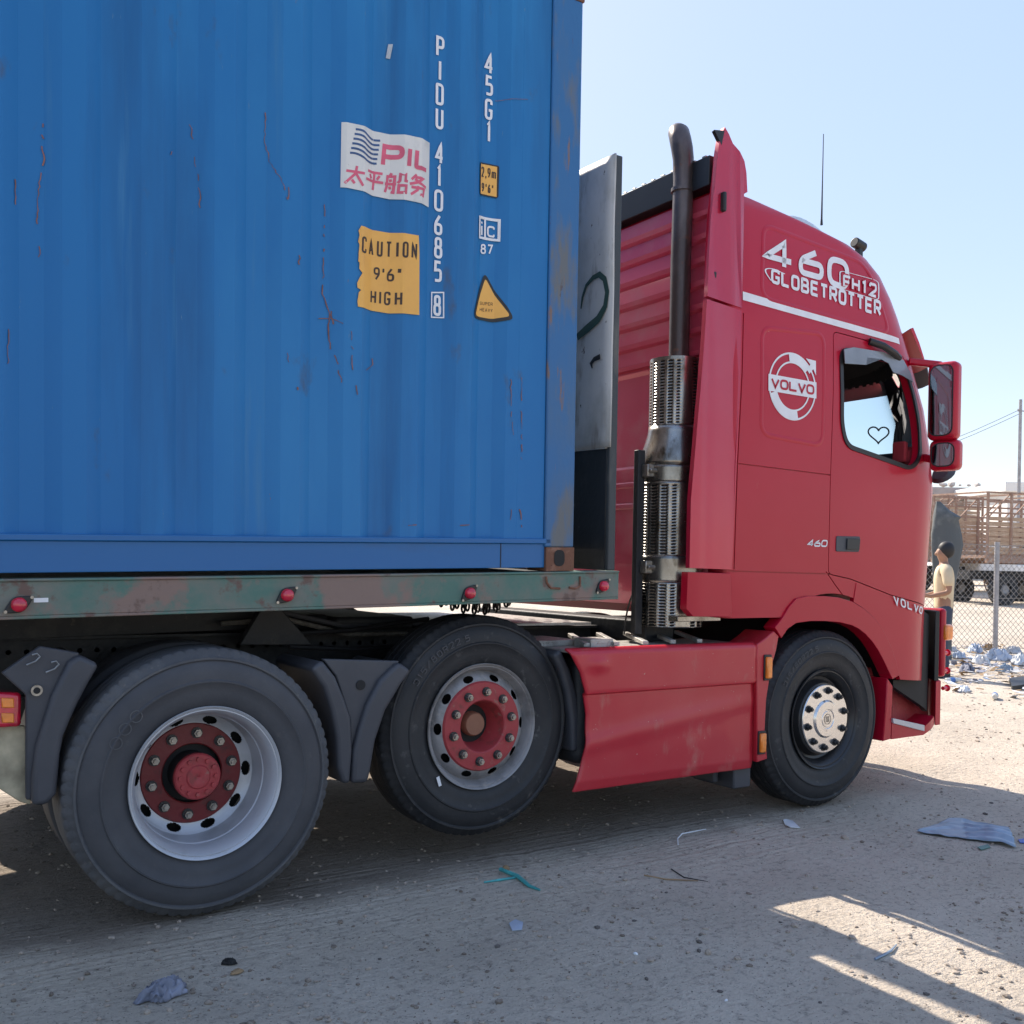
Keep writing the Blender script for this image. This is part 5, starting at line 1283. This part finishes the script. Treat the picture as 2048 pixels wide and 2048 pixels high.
pp = [z2b(x, y) for x, y in ((715, 1880), (705, 1845), (730, 1810), (775, 1790))]
m = MB(); m.tube([hbp(u, v, 0) for u, v in pp], [.004, .012, .012, .014], 6); o = m.build('paint_scrawl', 'black', trailer)
for v in o.data.vertices: v.co.x = hx0 - .022 + (v.co.x - (hx0 - .022)) * .06

#@@REST@@
# ================================================================== SURROUNDINGS
def gnd(u, v):
    """where the ray of a pixel meets the ground"""
    d = ray(u, v); lo_, hi_ = 2.0, 400.0; t = 2.0
    while t < hi_:
        p = CAM + d * t
        if p.z < gz(p.x, p.y): return Vector((p.x, p.y, gz(p.x, p.y)))
        t *= 1.01
    return CAM + d * 60
def dirn(p, dx, dy): return p + rt * dx + fw * dy      # step sideways / away in metres
MT['wire'] = simple('fence wire', (.30, .28, .26), .5, .5)
MT['galv'] = simple('fence post metal', (.32, .31, .32), .5, .4, var=.2)
MT['wood'] = layered('weathered boards', (.40, .28, .19), [((.55, .42, .31), 5, .5, .2, (1, 1, 4)), ((.20, .13, .09), 9, .58, .15, (1, 1, 3))], rough=.85)
MT['rustpipe'] = layered('rusty pipe', (.30, .19, .14), [((.45, .36, .30), 8, .5, .2, None)], rough=.8)
MT['plaster'] = layered('pale plaster', (.55, .50, .45), [((.42, .37, .32), 2, .5, .2, None)], rough=.9)
MT['whitewall'] = layered('white sheet', (.75, .73, .70), [((.6, .56, .5), 2, .55, .2, None)], rough=.8)
MT['tarp'] = layered('grey tarpaulin', (.075, .085, .09), [((.16, .17, .17), 4, .52, .2, None)], rough=.7)
MT['palecloth'] = simple('pale grey cloth', (.42, .43, .45), .9, var=.2)

# fence
fp = gnd(1990, 1302); fdir = (rt * .97 + fw * .24).normalized(); HTF = 1.95
fence = empty('chain_link_fence', fp); tag(fence, 'wire mesh fence on round steel posts behind the truck', 'fence')
def fpt(s, z): q = fdir * s; return Vector((q.x, q.y, z + gz(fp.x + q.x, fp.y + q.y) - fp.z))
for s in (-5.6, -2.8, 0, 2.8, 5.6):
    m = MB(); m.tube([fpt(s, -.1), fpt(s, HTF + .05)], .045 if s == 0 else .035, 12); m.build('fence_post', 'galv', fence)
m = MB(); st_ = .115; k = -5.6
while k < 5.6:
    for sg in (-1, 1):
        a = k; L = HTF
        p0 = fpt(max(-5.6, min(5.6, a)), .02); e_ = a + sg * L
        # straight diagonal, clipped at the ends
        t1 = 1.0
        if e_ > 5.6: t1 = (5.6 - a) / (e_ - a)
        if e_ < -5.6: t1 = (-5.6 - a) / (e_ - a)
        p1 = fpt(a + sg * L * t1, L * t1); m.tube([p0 + fw * .004 * sg, p1 + fw * .004 * sg], .0042, 4, False)
    k += st_
for sgn, a in ((1, -5.6), (-1, 5.6)):
    z = st_
    while z < HTF:
        L = HTF - z; m.tube([fpt(a, z), fpt(a + sgn * L, HTF)], .0042, 4, False); z += st_
for z in (.05, .98, HTF): m.tube([fpt(-5.6 + 1.12 * i, z - (.02 if i % 2 else 0)) for i in range(11)], .005, 5, False)
m.build('wire_mesh', 'wire', fence, norm=False)

# person
def skinbody(name, joints, edges, mats, parent, loc, rz, sub=2):
    me = bpy.data.meshes.new(name); me.from_pydata([j[0] for j in joints], edges, [])
    o = bpy.data.objects.new(name, me); col.objects.link(o)
    s_ = o.modifiers.new('skin', 'SKIN'); s_.use_smooth_shade = True
    o.modifiers.new('sub', 'SUBSURF').levels = sub
    if not me.skin_vertices: bpy.context.view_layer.objects.active = o; me.attributes  # layer is made with the modifier
    for i, j in enumerate(joints): me.skin_vertices[0].data[i].radius = j[1]; me.skin_vertices[0].data[i].use_root = (i == 0)
    bpy.context.view_layer.update(); apply_mods(o); o.data.materials.clear()
    for mm_ in mats: o.data.materials.append(MT[mm_])
    o.parent = parent
    return o
MT['skin'] = simple('skin', (.30, .16, .10), .6)
MT['khaki'] = simple('khaki shirt cloth', (.62, .50, .33), .9, var=.08)
MT['jeans'] = simple('dark blue jeans', (.045, .06, .09), .9)
MT['hair'] = simple('black hair', (.012, .011, .012), .6)
pp_ = gnd(1884, 1356); pp_.z = gz(pp_.x, pp_.y)
Hs = 1.0
per = empty('person', pp_); tag(per, 'person in khaki t-shirt and dark jeans standing behind the red cab', 'person')
az_f = math.atan2(-(rt.y) + .25 * fw.y, -(rt.x) + .25 * fw.x); per.rotation_euler = (0, 0, az_f)
J = [((0, 0, .96), (.13, .15)), ((0, 0, 1.12), (.11, .14)), ((.0, 0, 1.32), (.12, .165)), ((0, 0, 1.45), (.08, .10)), ((.005, 0, 1.53), (.052, .055)), ((.02, 0, 1.60), (.085, .07)), ((.025, 0, 1.68), (.095, .078)), ((.02, 0, 1.75), (.06, .05)),
     ((0, .10, .90), (.09, .085)), ((.03, .11, .50), (.06, .058)), ((-.01, .12, .10), (.042, .04)), ((.13, .13, .045), (.035, .045)),
     ((0, -.10, .90), (.09, .085)), ((.0, -.11, .50), (.06, .058)), ((-.05, -.12, .10), (.042, .04)), ((.09, -.13, .045), (.035, .045)),
     ((0, .18, 1.41), (.06, .06)), ((-.03, .24, 1.14), (.042, .042)), ((.20, .21, 1.08), (.03, .032)), ((.27, .20, 1.10), (.022, .035)),
     ((0, -.18, 1.41), (.06, .06)), ((-.03, -.24, 1.14), (.042, .042)), ((.20, -.21, 1.08), (.03, .032)), ((.27, -.20, 1.10), (.022, .035)), ((.125, 0, 1.635), (.018, .015))]
Ed = [(0, 1), (1, 2), (2, 3), (3, 4), (4, 5), (5, 6), (6, 7), (0, 8), (8, 9), (9, 10), (10, 11), (0, 12), (12, 13), (13, 14), (14, 15), (3, 16), (16, 17), (17, 18), (18, 19), (3, 20), (20, 21), (21, 22), (22, 23), (6, 24)]
for base, sg in ((19, 1), (23, -1)):
    b = Vector(J[base][0])
    for f_i in range(5):
        off = Vector((.055 + .01 * math.sin(f_i), (-.03 + .015 * f_i) * sg, -.015 * f_i if f_i < 4 else .01)) if f_i < 4 else Vector((.02, -.045 * sg, .03))
        J.append((tuple(b + off), (.009, .009))); Ed.append((base, len(J) - 1))
pb = skinbody('body', J, Ed, ['skin'], per, None, 0)
JS = [((0, 0, .87), (.13, .165)), ((0, 0, .98), (.13, .165)), ((0, 0, 1.12), (.135, .16)), ((.0, 0, 1.32), (.145, .18)), ((0, 0, 1.45), (.085, .12)), ((0, .19, 1.41), (.078, .078)), ((-.025, .235, 1.20), (.068, .068)), ((0, -.19, 1.41), (.078, .078)), ((-.025, -.235, 1.20), (.068, .068))]
skinbody('t_shirt', JS, [(0, 1), (1, 2), (2, 3), (3, 4), (4, 5), (5, 6), (4, 7), (7, 8)], ['khaki'], per, None, 0)
JP = [((0, 0, .97), (.11, .14)), ((0, .10, .88), (.105, .10)), ((.03, .11, .50), (.08, .075)), ((-.01, .12, .10), (.07, .065)), ((0, -.10, .88), (.105, .10)), ((.0, -.11, .50), (.08, .075)), ((-.05, -.12, .10), (.07, .065))]
skinbody('trousers', JP, [(0, 1), (1, 2), (2, 3), (0, 4), (4, 5), (5, 6)], ['jeans'], per, None, 0)
m = MB(); m.lathe([(lerp(-.125, .115, i / 12), max(.002, math.sqrt(max(0, 1 - (lerp(-1, 1, i / 12)) ** 2)))) for i in range(13)], 20, axis='z')
m.v = [(x * .108 - .022, y * .092, z + 1.705) for x, y, z in m.v]; m.build('hair', 'hair', per, smooth=180)
for sg, x in ((1, .04), (-1, 0)):
    m = MB(); m.box(x - .12, x + .15, sg * .125 - .05, sg * .125 + .05, 0, .10); m.build('shoe', 'black', per, bevel=.03, bseg=3)

# grey tarpaulin hung on a frame behind the person
tb = gnd(1893, 1325); tb = atd(1893, 1325, (tb - CAM).dot(fw) + .6); tb.z = gz(tb.x, tb.y); dT = (tb - CAM).dot(fw)
m = MB(); V = []
prof = [(1003, 1872, 1880), (1020, 1868, 1898), (1034, 1866, 1921), (1040, 1866, 1916), (1070, 1862, 1920), (1090, 1862, 1922), (1130, 1866, 1916), (1180, 1868, 1908), (1250, 1870, 1904), (1325, 1870, 1902)]
for v, ua, ub in prof:
    a = atd(ua, v, dT) - tb; b = atd(ub, v, dT) - tb; c = (a + b) / 2; r = (b - a).length / 2
    for k in range(20):
        t = 2 * math.pi * k / 20; w_ = 1 + .08 * math.sin(5 * t + v * .02); V.append(c + rt * math.cos(t) * r * w_ + fw * math.sin(t) * r * .6 * w_)
m.add(V, [(i * 20 + k, i * 20 + (k + 1) % 20, (i + 1) * 20 + (k + 1) % 20, (i + 1) * 20 + k) for i in range(len(prof) - 1) for k in range(20)])
o = m.build('tarpaulin', 'tarp', smooth=60, loc=tb); tag(o, 'grey tarpaulin draped over an upright load behind the person', 'tarpaulin')
for v in o.data.vertices:
    v.co += Vector((noise.noise(v.co * 3), noise.noise(v.co * 3 + Vector((5, 0, 0))), 0)) * .012

# stake-bed lorries
def stake(name, label, u0, u1, vt, vb, dep, planks, loc_v, seed, flip=False):
    rs_ = random.Random(seed)
    A = atd(u0, vb, dep); B = atd(u1, vb, dep + (u1 - u0) * .006); T = atd(u0, vt, dep)
    base = Vector((A.x, A.y, gz(A.x, A.y))); e = empty(name, base); tag(e, label, 'truck')
    ax = (B - A); L = ax.length; ax = Vector((ax.x, ax.y, 0)).normalized(); dp = Vector((-ax.y, ax.x, 0));
    if dp.dot(fw) < 0: dp = -dp
    h0 = A.z - base.z; h1 = T.z - base.z
    def P(s, d, z): return ax * s + dp * d + Vector((0, 0, z))
    W_ = 2.3
    m = MB()
    for d in (0, W_): m.obox(P(L / 2, d, h0 - .1), ax * L / 2, dp * .05, (0, 0, .1))
    m.obox(P(L / 2, W_ / 2, h0 - .02), ax * L / 2, dp * W_ / 2, (0, 0, .04)); m.build('bed_frame', 'rustpipe', e)
    for d in (0, W_):
        m = MB(); z = h0 + .08
        while z < h0 + (h1 - h0) * planks:
            wd = rs_.uniform(.08, .14); m.obox(P(L / 2 + rs_.uniform(-.04, .04), d, z + wd / 2), ax * (L / 2 - rs_.random() * .1), dp * .015, (0, 0, wd / 2)); z += wd + rs_.uniform(.015, .05)
        m.build('side_boards', 'wood', e)
        n = max(3, int(L / .75))
        for i in range(n + 1):
            m = MB(); s = L * i / n; m.bar(P(s, d - .04, h0 - .1), P(s, d - .04, h1), .07, .06); m.build('stake_post', 'rustpipe', e)
        m = MB()
        for z in (h1, h1 - .28, h0 + (h1 - h0) * (planks + .1)): m.bar(P(0, d, z), P(L, d, z + rs_.uniform(-.03, .03)), .05)
        for i in range(n): m.bar(P(L * i / n, d, h0 + (h1 - h0) * planks), P(L * (i + 1) / n, d, h1), .035)
        m.build('side_rails', 'rustpipe', e)
    m = MB()
    for i in range(4): m.bar(P(L * i / 3, 0, h1), P(L * i / 3, W_, h1 + .05), .05)
    m.build('roof_bows', 'rustpipe', e)
    for s in (.9, L - 1.1):
        for d in (.25, W_ - .25):
            m = MB(); m.lathe([(-.14, .2), (-.14, .46), (-.10, .5), (.10, .5), (.14, .46), (.14, .2)], 24); w_ = m.build('wheel', 'rubber', e); w_.location = P(s, d, .5); w_.rotation_euler = (0, 0, math.atan2(ax.y, ax.x))
            m = MB(); m.lathe([(-.10, .01), (-.11, .12), (-.06, .2), (.06, .2)], 16); m.build('rim', 'darkrim', w_)
    m = MB(); m.obox(P(L / 2, W_ / 2, h0 * .62), ax * L * .48, dp * .4, (0, 0, .14)); m.build('chassis', 'chassis', e)
    m = MB(); cs = L + .9
    m.obox(P(cs, W_ / 2, .55 + .75), ax * .85, dp * W_ * .46, (0, 0, .75)); m.build('cab', 'whitewall', e, bevel=.12, bseg=3)
    return e
stake('stake_bed_truck', 'stake bed truck with brown boarded sides and rusty pipe rails, partly beyond the picture', 1972, 2200, 984, 1112, 30, .58, 0, 4)
stake('stake_bed_truck', 'wood sided stake truck with curved top pipe just right of the red cab', 1790, 1962, 986, 1108, 37, .80, 0, 9)
# pipe gate frame leaning between the lorries
b0 = gnd(1978, 1182); dG = (b0 - CAM).dot(fw); e = MB()
def gp(u, v): return atd(u, v, dG) - b0
e.tube([gp(1938, 1052), gp(1982, 1078), gp(1986, 1108), gp(1990, 1140)], .03, 8); e.tube([gp(1928, 1070), gp(1982, 1078)], .025, 8); e.tube([gp(1941, 1052), gp(1937, 1106)], .025, 8); e.tube([gp(1915, 1102), gp(1980, 1108)], .03, 8)
e.tube([gp(1969, 1140), gp(1969, 1168), gp(1973, 1180), gp(1982, 1182)], .03, 8); e.tube([gp(1974, 1135), gp(1974, 1165), gp(1978, 1175), gp(1988, 1178)], .03, 8); e.tube([gp(1969, 1140), gp(1974, 1108)], .03, 8); e.tube([gp(1982, 1078), gp(1974, 1135)], .03, 8)
o = e.build('pipe_frame', 'rustpipe', loc=b0); tag(o, 'rusty bent pipe frame standing in front of the stake trucks', 'pipe frame')
# pickup
q = atd(1944, 1146, 46); q.z = gz(q.x, q.y)
pk = empty('pickup_truck', q); tag(pk, 'small white pickup parked in the distance beyond the fence', 'pickup'); pk.rotation_euler = (0, 0, math.atan2(rt.y, rt.x) + .15)
m = MB(); m.box(-2.2, 2.2, -.8, .8, .45, 1.0); m.build('car_body', 'whitewall', pk, bevel=.12, bseg=3)
m = MB(); m.add([(-.2, -.72, 1.0), (1.2, -.72, 1.0), (.8, -.62, 1.5), (0, -.62, 1.5), (-.2, .72, 1.0), (1.2, .72, 1.0), (.8, .62, 1.5), (0, .62, 1.5)], [(0, 1, 2, 3), (7, 6, 5, 4), (0, 4, 5, 1), (1, 5, 6, 2), (2, 6, 7, 3), (3, 7, 4, 0)]); m.build('cabin', 'whitewall', pk, bevel=.05)
m = MB(); m.box(.05, .75, -.73, .73, 1.08, 1.38); m.build('side_window', 'black', pk)
for x in (-1.4, 1.4):
    for y in (-.72, .72):
        m = MB(); m.lathe([(-.1, .15), (-.1, .3), (-.07, .34), (.07, .34), (.1, .3), (.1, .15)], 20); w_ = m.build('wheel', 'rubber', pk); w_.location = (x, y, .34)
# buildings
def block(name, label, u0, u1, vt, dep, thick, mat, roofmat, over=.35):
    A = atd(u0, vt, dep); B = atd(u1, vt, dep); c = (A + B) / 2; base = Vector((c.x, c.y, gz(c.x, c.y))); e = empty(name, base); tag(e, label, 'building'); e.rotation_euler = (0, 0, math.atan2(rt.y, rt.x))
    L = (B - A).length; H = A.z - base.z
    m = MB(); m.box(-L / 2 + over, L / 2 - over, 0, 5, 0, H - .5); m.build('wall', mat, e)
    m = MB(); m.box(-L / 2, L / 2, -.5, 5.5, H - .5, H); m.build('roof', roofmat, e, bevel=.03)
    n = int(L / 1.8)
    for i in range(n):
        m = MB(); x = -L / 2 + (i + .5) * L / n; m.box(x - .4, x + .4, -.03, .05, 1.0, 2.0); w_ = m.build('window', 'interior', e)
    return e
bA = block('low_building', 'low plastered building with a thick grey roof slab behind the stake trucks', 1700, 2007, 972, 58, .8, 'plaster', simple('grey roof slab', (.36, .31, .29), .9, var=.2, scale=.6))
bB = block('low_building', 'white roofed shed at the right edge beyond the stake truck', 2002, 2260, 965, 52, .8, 'whitewall', 'whitewall')
m = MB(); rr = random.Random(2); c = Vector((-.6, .5, 5.0))
q = bA.matrix_world @ Vector((0, 0, 0))
z0 = atd(1957, 972, 58).z - bA.location.z
for i in range(5): rock(m, (1.2 + i * .5, .6, z0 + .05), rr.uniform(.12, .3), i + 50)
o = m.build('roof_rubble', 'plaster', bA, smooth=0)
# utility pole with wires
q = atd(2038, 965, 50); b_ = Vector((q.x, q.y, gz(q.x, q.y))); top = atd(2038.5, 799, 50)
up_ = empty('utility_pole', b_); tag(up_, 'tall grey utility pole with two thin wires beside the white shed', 'pole')
m = MB(); m.tube([(0, 0, 0), (0, 0, top.z - b_.z)], [.085, .075], 12); m.build('pole', 'galv', up_)
m = MB(); c = atd(2040, 822, 50) - b_; m.bar(c - rt * .12, c + rt * .5, .05); 
for k in range(4): m.cyl(c + rt * (-.1 + .18 * k), c + rt * (-.1 + .18 * k) + Vector((0, 0, .10)), .03, 8)
m.build('cross_arm', 'galv', up_)
for ua, va, ub, vb in ((2038, 820, 1600, 905), (2038, 828, 1600, 912)):
    A = atd(ua, va, 50) - b_; B = atd(ub, vb, 62) - b_; m = MB()
    m.tube([A.lerp(B, t / 12) - Vector((0, 0, 1.2 * math.sin(math.pi * t / 12))) for t in range(13)], .012, 5); m.build('wire', 'black', up_)

# ---- litter
def crumple(name, label, cat, p, sx, sy, h, mat, seed, rot=0, group=None, n=22, thin=False):
    rs_ = random.Random(seed); m = MB(); V = []; keep = {}
    base = Vector((p.x, p.y, gz(p.x, p.y)))
    for j in range(n + 1):
        for i in range(n + 1):
            a = i / n * 2 - 1; b = j / n * 2 - 1; r = max(abs(a), abs(b)); ang = math.atan2(b, a)
            sh = (.62 + .38 * noise.noise((math.cos(ang) * 1.6 + seed, math.sin(ang) * 1.6, seed * .7))) if not thin else 1
            # square to disc
            dx = a * math.sqrt(max(0, 1 - b * b / 2)) * sh; dy = b * math.sqrt(max(0, 1 - a * a / 2)) * sh
            f1 = 1 - abs(noise.noise((a * 2.2 + seed, b * 2.2, 3))) * 2; f2 = 1 - abs(noise.noise((a * 5 + seed, b * 5, 8))) * 2
            z = h * max(0, (.35 + .5 * f1 + .3 * f2)) * (1 - r ** 3) + .004
            x = dx * sx + .12 * sx * noise.noise((a * 4, b * 4, seed)); y = dy * sy + .12 * sy * noise.noise((a * 4, b * 4, seed + 5))
            xr_ = x * math.cos(rot) - y * math.sin(rot); yr = x * math.sin(rot) + y * math.cos(rot)
            V.append((xr_, yr, z + gz(base.x + xr_, base.y + yr) - base.z))
    m.add(V, [(j * (n + 1) + i, j * (n + 1) + i + 1, (j + 1) * (n + 1) + i + 1, (j + 1) * (n + 1) + i) for j in range(n) for i in range(n)])
    o = m.build(name, mat, smooth=50, norm=False, loc=base); tag(o, label, cat, group); s_ = o.modifiers.new('s', 'SOLIDIFY'); s_.thickness = .002; return o
MT['bagblue'] = simple('pale blue plastic', (.40, .46, .56), .45, var=.25)
MT['bagwhite'] = simple('white plastic', (.68, .69, .70), .45, var=.15)
MT['baggrey'] = simple('grey rag', (.20, .21, .26), .8, var=.3, scale=20)
MT['greyplastic'] = simple('blue grey plastic', (.22, .29, .37), .4, var=.2)
MT['turq'] = simple('turquoise plastic', (.06, .34, .34), .45, var=.3, scale=30)
MT['tanleaf'] = simple('brown scrap', (.30, .20, .11), .9, var=.3)
crumple('crumpled_rag', 'crumpled grey violet rag lying in the near left foreground', 'rag', gnd(328, 1992), .125, .075, .05, 'baggrey', 3, .3, n=30)
o = crumple('crumpled_rag', 'small dark rag with a yellow brown end left of centre foreground', 'rag', gnd(458, 1938), .04, .022, .022, 'soot', 7, -.4)
crumple('paper_scrap', 'yellow brown scrap beside the small dark rag', 'scrap', gnd(474, 1954), .03, .014, .012, 'tanleaf', 9, .5, thin=True)
# turquoise strips
b0 = gnd(1030, 1762); m = MB()
def gl(u, v, h=.006): p = gnd(u, v); return Vector((p.x, p.y, p.z + h)) - b0
m.tube([gl(1000, 1750, .02), gl(1035, 1764, .012), gl(1060, 1778), gl(1080, 1784)], [.009, .010, .008, .004], 6); m.tube([gl(968, 1770), gl(1000, 1768), gl(1030, 1764)], [.004, .006, .006], 6)
o = m.build('plastic_strip', 'turq', loc=b0); tag(o, 'turquoise plastic strip split in two on the dirt in front of middle wheel', 'plastic strip')
crumple('dry_weed', 'dark tuft of dry weed caught on the turquoise strip', 'weed', gnd(1010, 1745), .035, .016, .02, 'tanleaf', 12, .2)
# pale shard
def flat(name, label, cat, pxs, mat, h=.008, t=.004, ribs=0, group=None):
    P = [gnd(*q) for q in pxs]; c = sum(P, Vector()) / len(P); m = MB(); n = len(P)
    top_ = [(p.x - c.x, p.y - c.y, p.z - c.z + h) for p in P]; bot = [(x, y, z - t) for x, y, z in top_]
    m.add(top_ + bot, [tuple(range(n)), tuple(range(2 * n - 1, n - 1, -1))] + [(i, (i + 1) % n, (i + 1) % n + n, i + n) for i in range(n)])
    o = m.build(name, mat, loc=c, smooth=0); tag(o, label, cat, group); return o
flat('plastic_shard', 'pale leaf shaped plastic shard on the shaded dirt below the front wheel', 'shard', [(1566, 1644), (1572, 1641), (1585, 1647), (1600, 1658), (1580, 1659), (1570, 1653)], 'bagwhite')
flat('plastic_chip', 'small pale blue plastic chip in front of the middle wheel', 'chip', [(1018, 1853), (1030, 1849), (1046, 1852), (1044, 1865), (1024, 1868)], 'bagblue')
flat('plastic_chip', 'faded green chip beside the ribbed grey sheet', 'chip', [(1955, 1697), (1975, 1695), (1981, 1702), (1962, 1706)], simple('faded green plastic', (.06, .16, .13), .5))
flat('plastic_chip', 'bright blue scrap at the right edge of the picture', 'chip', [(2036, 1682), (2060, 1680), (2062, 1692), (2040, 1692)], simple('blue plastic', (.04, .10, .40), .5))
# ribbed grey sheet
c = gnd(1930, 1678); m = MB(); L0 = gnd(1835, 1670); L1 = gnd(2032, 1700); L2 = gnd(2018, 1664); V = []; nx_, ny_ = 40, 24
ex = (L1 - L0); ey = (L2 - L1)
for j in range(ny_ + 1):
    for i in range(nx_ + 1):
        a = i / nx_; b = j / ny_; edge = min(1, a / .35)
        p = L0 + ex * a + ey * (b * edge + .06 * noise.noise((a * 5, b * 3, 1))); z = .012 + .009 * math.sin(b * 2 * math.pi * 4) * (1 if a > .5 else .15) + .02 * max(0, noise.noise((a * 3, b * 2, 6))) 
        V.append((p.x - c.x, p.y - c.y, gz(p.x, p.y) + z - c.z))
m.add(V, [(j * (nx_ + 1) + i, j * (nx_ + 1) + i + 1, (j + 1) * (nx_ + 1) + i + 1, (j + 1) * (nx_ + 1) + i) for j in range(ny_) for i in range(nx_)])
o = m.build('plastic_sheet', 'greyplastic', loc=c, smooth=25, norm=False); tag(o, 'torn blue grey ribbed plastic sheet lying on the dirt at right', 'plastic sheet'); s_ = o.modifiers.new('s', 'SOLIDIFY'); s_.thickness = .002
def strand(name, label, cat, pxs, r, mat):
    b0 = gnd(*pxs[0]); m = MB(); P = [gnd(*q) - b0 + Vector((0, 0, r * 1.2)) for q in pxs]; m.tube(P, [r] * (len(P) - 1) + [r * .5], 6); o = m.build(name, mat, loc=b0); tag(o, label, cat); return o
strand('bent_wire', 'white hooked wire on the dirt below the side skirt', 'wire', [(1356, 1693), (1355, 1682), (1364, 1672), (1380, 1667), (1412, 1665)], .0035, 'bagwhite')
strand('stick', 'thin dark stick pointing at the crossing twig', 'stick', [(1288, 1757), (1330, 1761), (1372, 1764), (1396, 1766)], .0035, 'tanleaf')
strand('stick', 'short bent twig crossing the thin dark stick', 'stick', [(1342, 1743), (1368, 1757), (1416, 1765)], .0028, 'soot')
strand('curved_strip', 'curved dark rubber strip at the edge of the sunlit patch', 'strip', [(1750, 1924), (1768, 1920), (1782, 1908), (1793, 1895)], .005, 'greyplastic')
def stone(label, u, v, r, mat, seed, group=None):
    p = gnd(u, v); m = MB(); rock(m, (0, 0, 0), r, seed); o = m.build('stone', mat, loc=p, smooth=0); tag(o, label, 'stone', group)
MT['darkstone'] = layered('dark stone', (.10, .085, .075), [((.2, .17, .15), 12, .5, .2, None)], rough=.9, bump=.3)
for k, (u, v, r) in enumerate(((1195, 1858, .013), (1398, 1890, .013), (1398, 1903, .012), (1332, 1787, .009), (1268, 1847, .009), (1400, 1872, .008), (1293, 1965, .009), (1970, 1632, .015), (1982, 1608, .014), (1853, 1995, .012), (1960, 1950, .010), (2003, 1982, .010), (995, 1895, .012), (1240, 1755, .008), (760, 1925, .009), (1560, 1850, .009), (1440, 1985, .011), (1640, 2010, .01))):
    stone('small dark stone lying loose on the dirt in the foreground', u, v, r, 'darkstone', 100 + k, 'dark stones in the foreground')
for k, (u, v, r) in enumerate(((1271, 1911, .012), (1452, 2009, .010), (150, 1783, .008), (880, 1780, .005), (690, 1620, .006))):
    stone('small pale stone lying loose on the dirt in the foreground', u, v, r, 'bagwhite' if k < 2 else 'pebble', 200 + k, 'pale stones in the foreground')
# heap of rags and bags along the fence
hp = [(1918, 1318, .22, 'bagblue', 'crumpled blue bag near the foot of the person'), (1952, 1306, .30, 'bagblue', 'large pale blue bag left of the fence post'), (1962, 1330, .26, 'bagwhite', 'white crumpled bag under the blue bags'), (1995, 1322, .34, 'bagblue', 'broad pale blue bag right in front of the fence post'),
      (2025, 1308, .24, 'palecloth', 'grey cloth bundle right of the fence post'), (2040, 1330, .3, 'bagwhite', 'white bag at the right edge of the litter heap'), (1935, 1345, .22, 'baggrey', 'grey rag at the front of the litter heap'), (2012, 1345, .2, 'greyplastic', 'dark blue grey scrap at the front of the litter heap'), (1903, 1304, .16, 'palecloth', 'pale cloth scrap just behind the person'), (1978, 1300, .2, 'tanleaf', 'brown cardboard scrap at the foot of the fence post')]
for k, (u, v, s, mt, lb) in enumerate(hp): crumple('litter_bag', lb, 'bag', gnd(u, v), s, s * .6, s * .55, mt, 20 + k, k * .7, 'litter along the fence')
m = MB(); rr = random.Random(12)
for i in range(420):
    u = rr.uniform(1890, 2150); v = rr.uniform(1292, 1352) + (rr.random() ** 3) * 50; p = gnd(u, v); s = rr.uniform(.02, .08); m.mi = rr.choice((0, 0, 1, 2, 3, 3))
    a = Vector((rr.uniform(-1, 1), rr.uniform(-1, 1), rr.uniform(-.2, .4))).normalized() * s; b = a.cross(Vector((rr.uniform(-.3, .3), rr.uniform(-.3, .3), 1))).normalized() * s * rr.uniform(.3, .9)
    q = p + Vector((0, 0, .02 + .03 * rr.random())); m.add([q - a - b, q + a - b * .6, q + a * .8 + b, q - a * .7 + b], [(0, 1, 2, 3)])
o = m.build('litter', ['baggrey', 'bagwhite', 'palecloth', 'tanleaf'], smooth=0, norm=False); tag(o, 'fine scattered litter and scraps along the foot of the fence', 'litter', kind='stuff'); s_ = o.modifiers.new('s', 'SOLIDIFY'); s_.thickness = .004
# plastic bottle, black tube, white sheets
def bottle(p, ang, label):
    e = empty('plastic_bottle', p + Vector((0, 0, .035))); tag(e, label, 'bottle'); e.rotation_euler = (0, 0, ang)
    m = MB(); m.lathe([(-.12, .0), (-.12, .025), (-.11, .033), (.06, .033), (.085, .028), (.11, .014), (.13, .013)], 20); m.build('bottle_body', 'plastic_w', e, smooth=50)
    m = MB(); m.lathe([(-.06, .034), (-.06, .0345), (.02, .0345), (.02, .034)], 20); m.build('bottle_label', simple('blue label', (.06, .16, .42), .4), e)
    m = MB(); m.cyl((0, .125, 0), (0, .145, 0), .016, 12); m.build('bottle_cap', 'bagblue', e)
bottle(gnd(1990, 1398), R_(-60), 'clear plastic bottle with blue label lying in the sun beyond the bumper')
bottle(gnd(1905, 1366), R_(-100), 'clear plastic bottle with blue label lying near the person')
crumple('plastic_wrap', 'white plastic wrap spread in the sun right beside the bumper studs', 'wrap', gnd(1925, 1382), .30, .14, .06, 'bagwhite', 41, .4)
flat('black_board', 'black rubber piece at the right edge beyond the bottle', 'rubber piece', [(2018, 1366), (2050, 1362), (2060, 1380), (2024, 1384)], 'black', .06, .05)
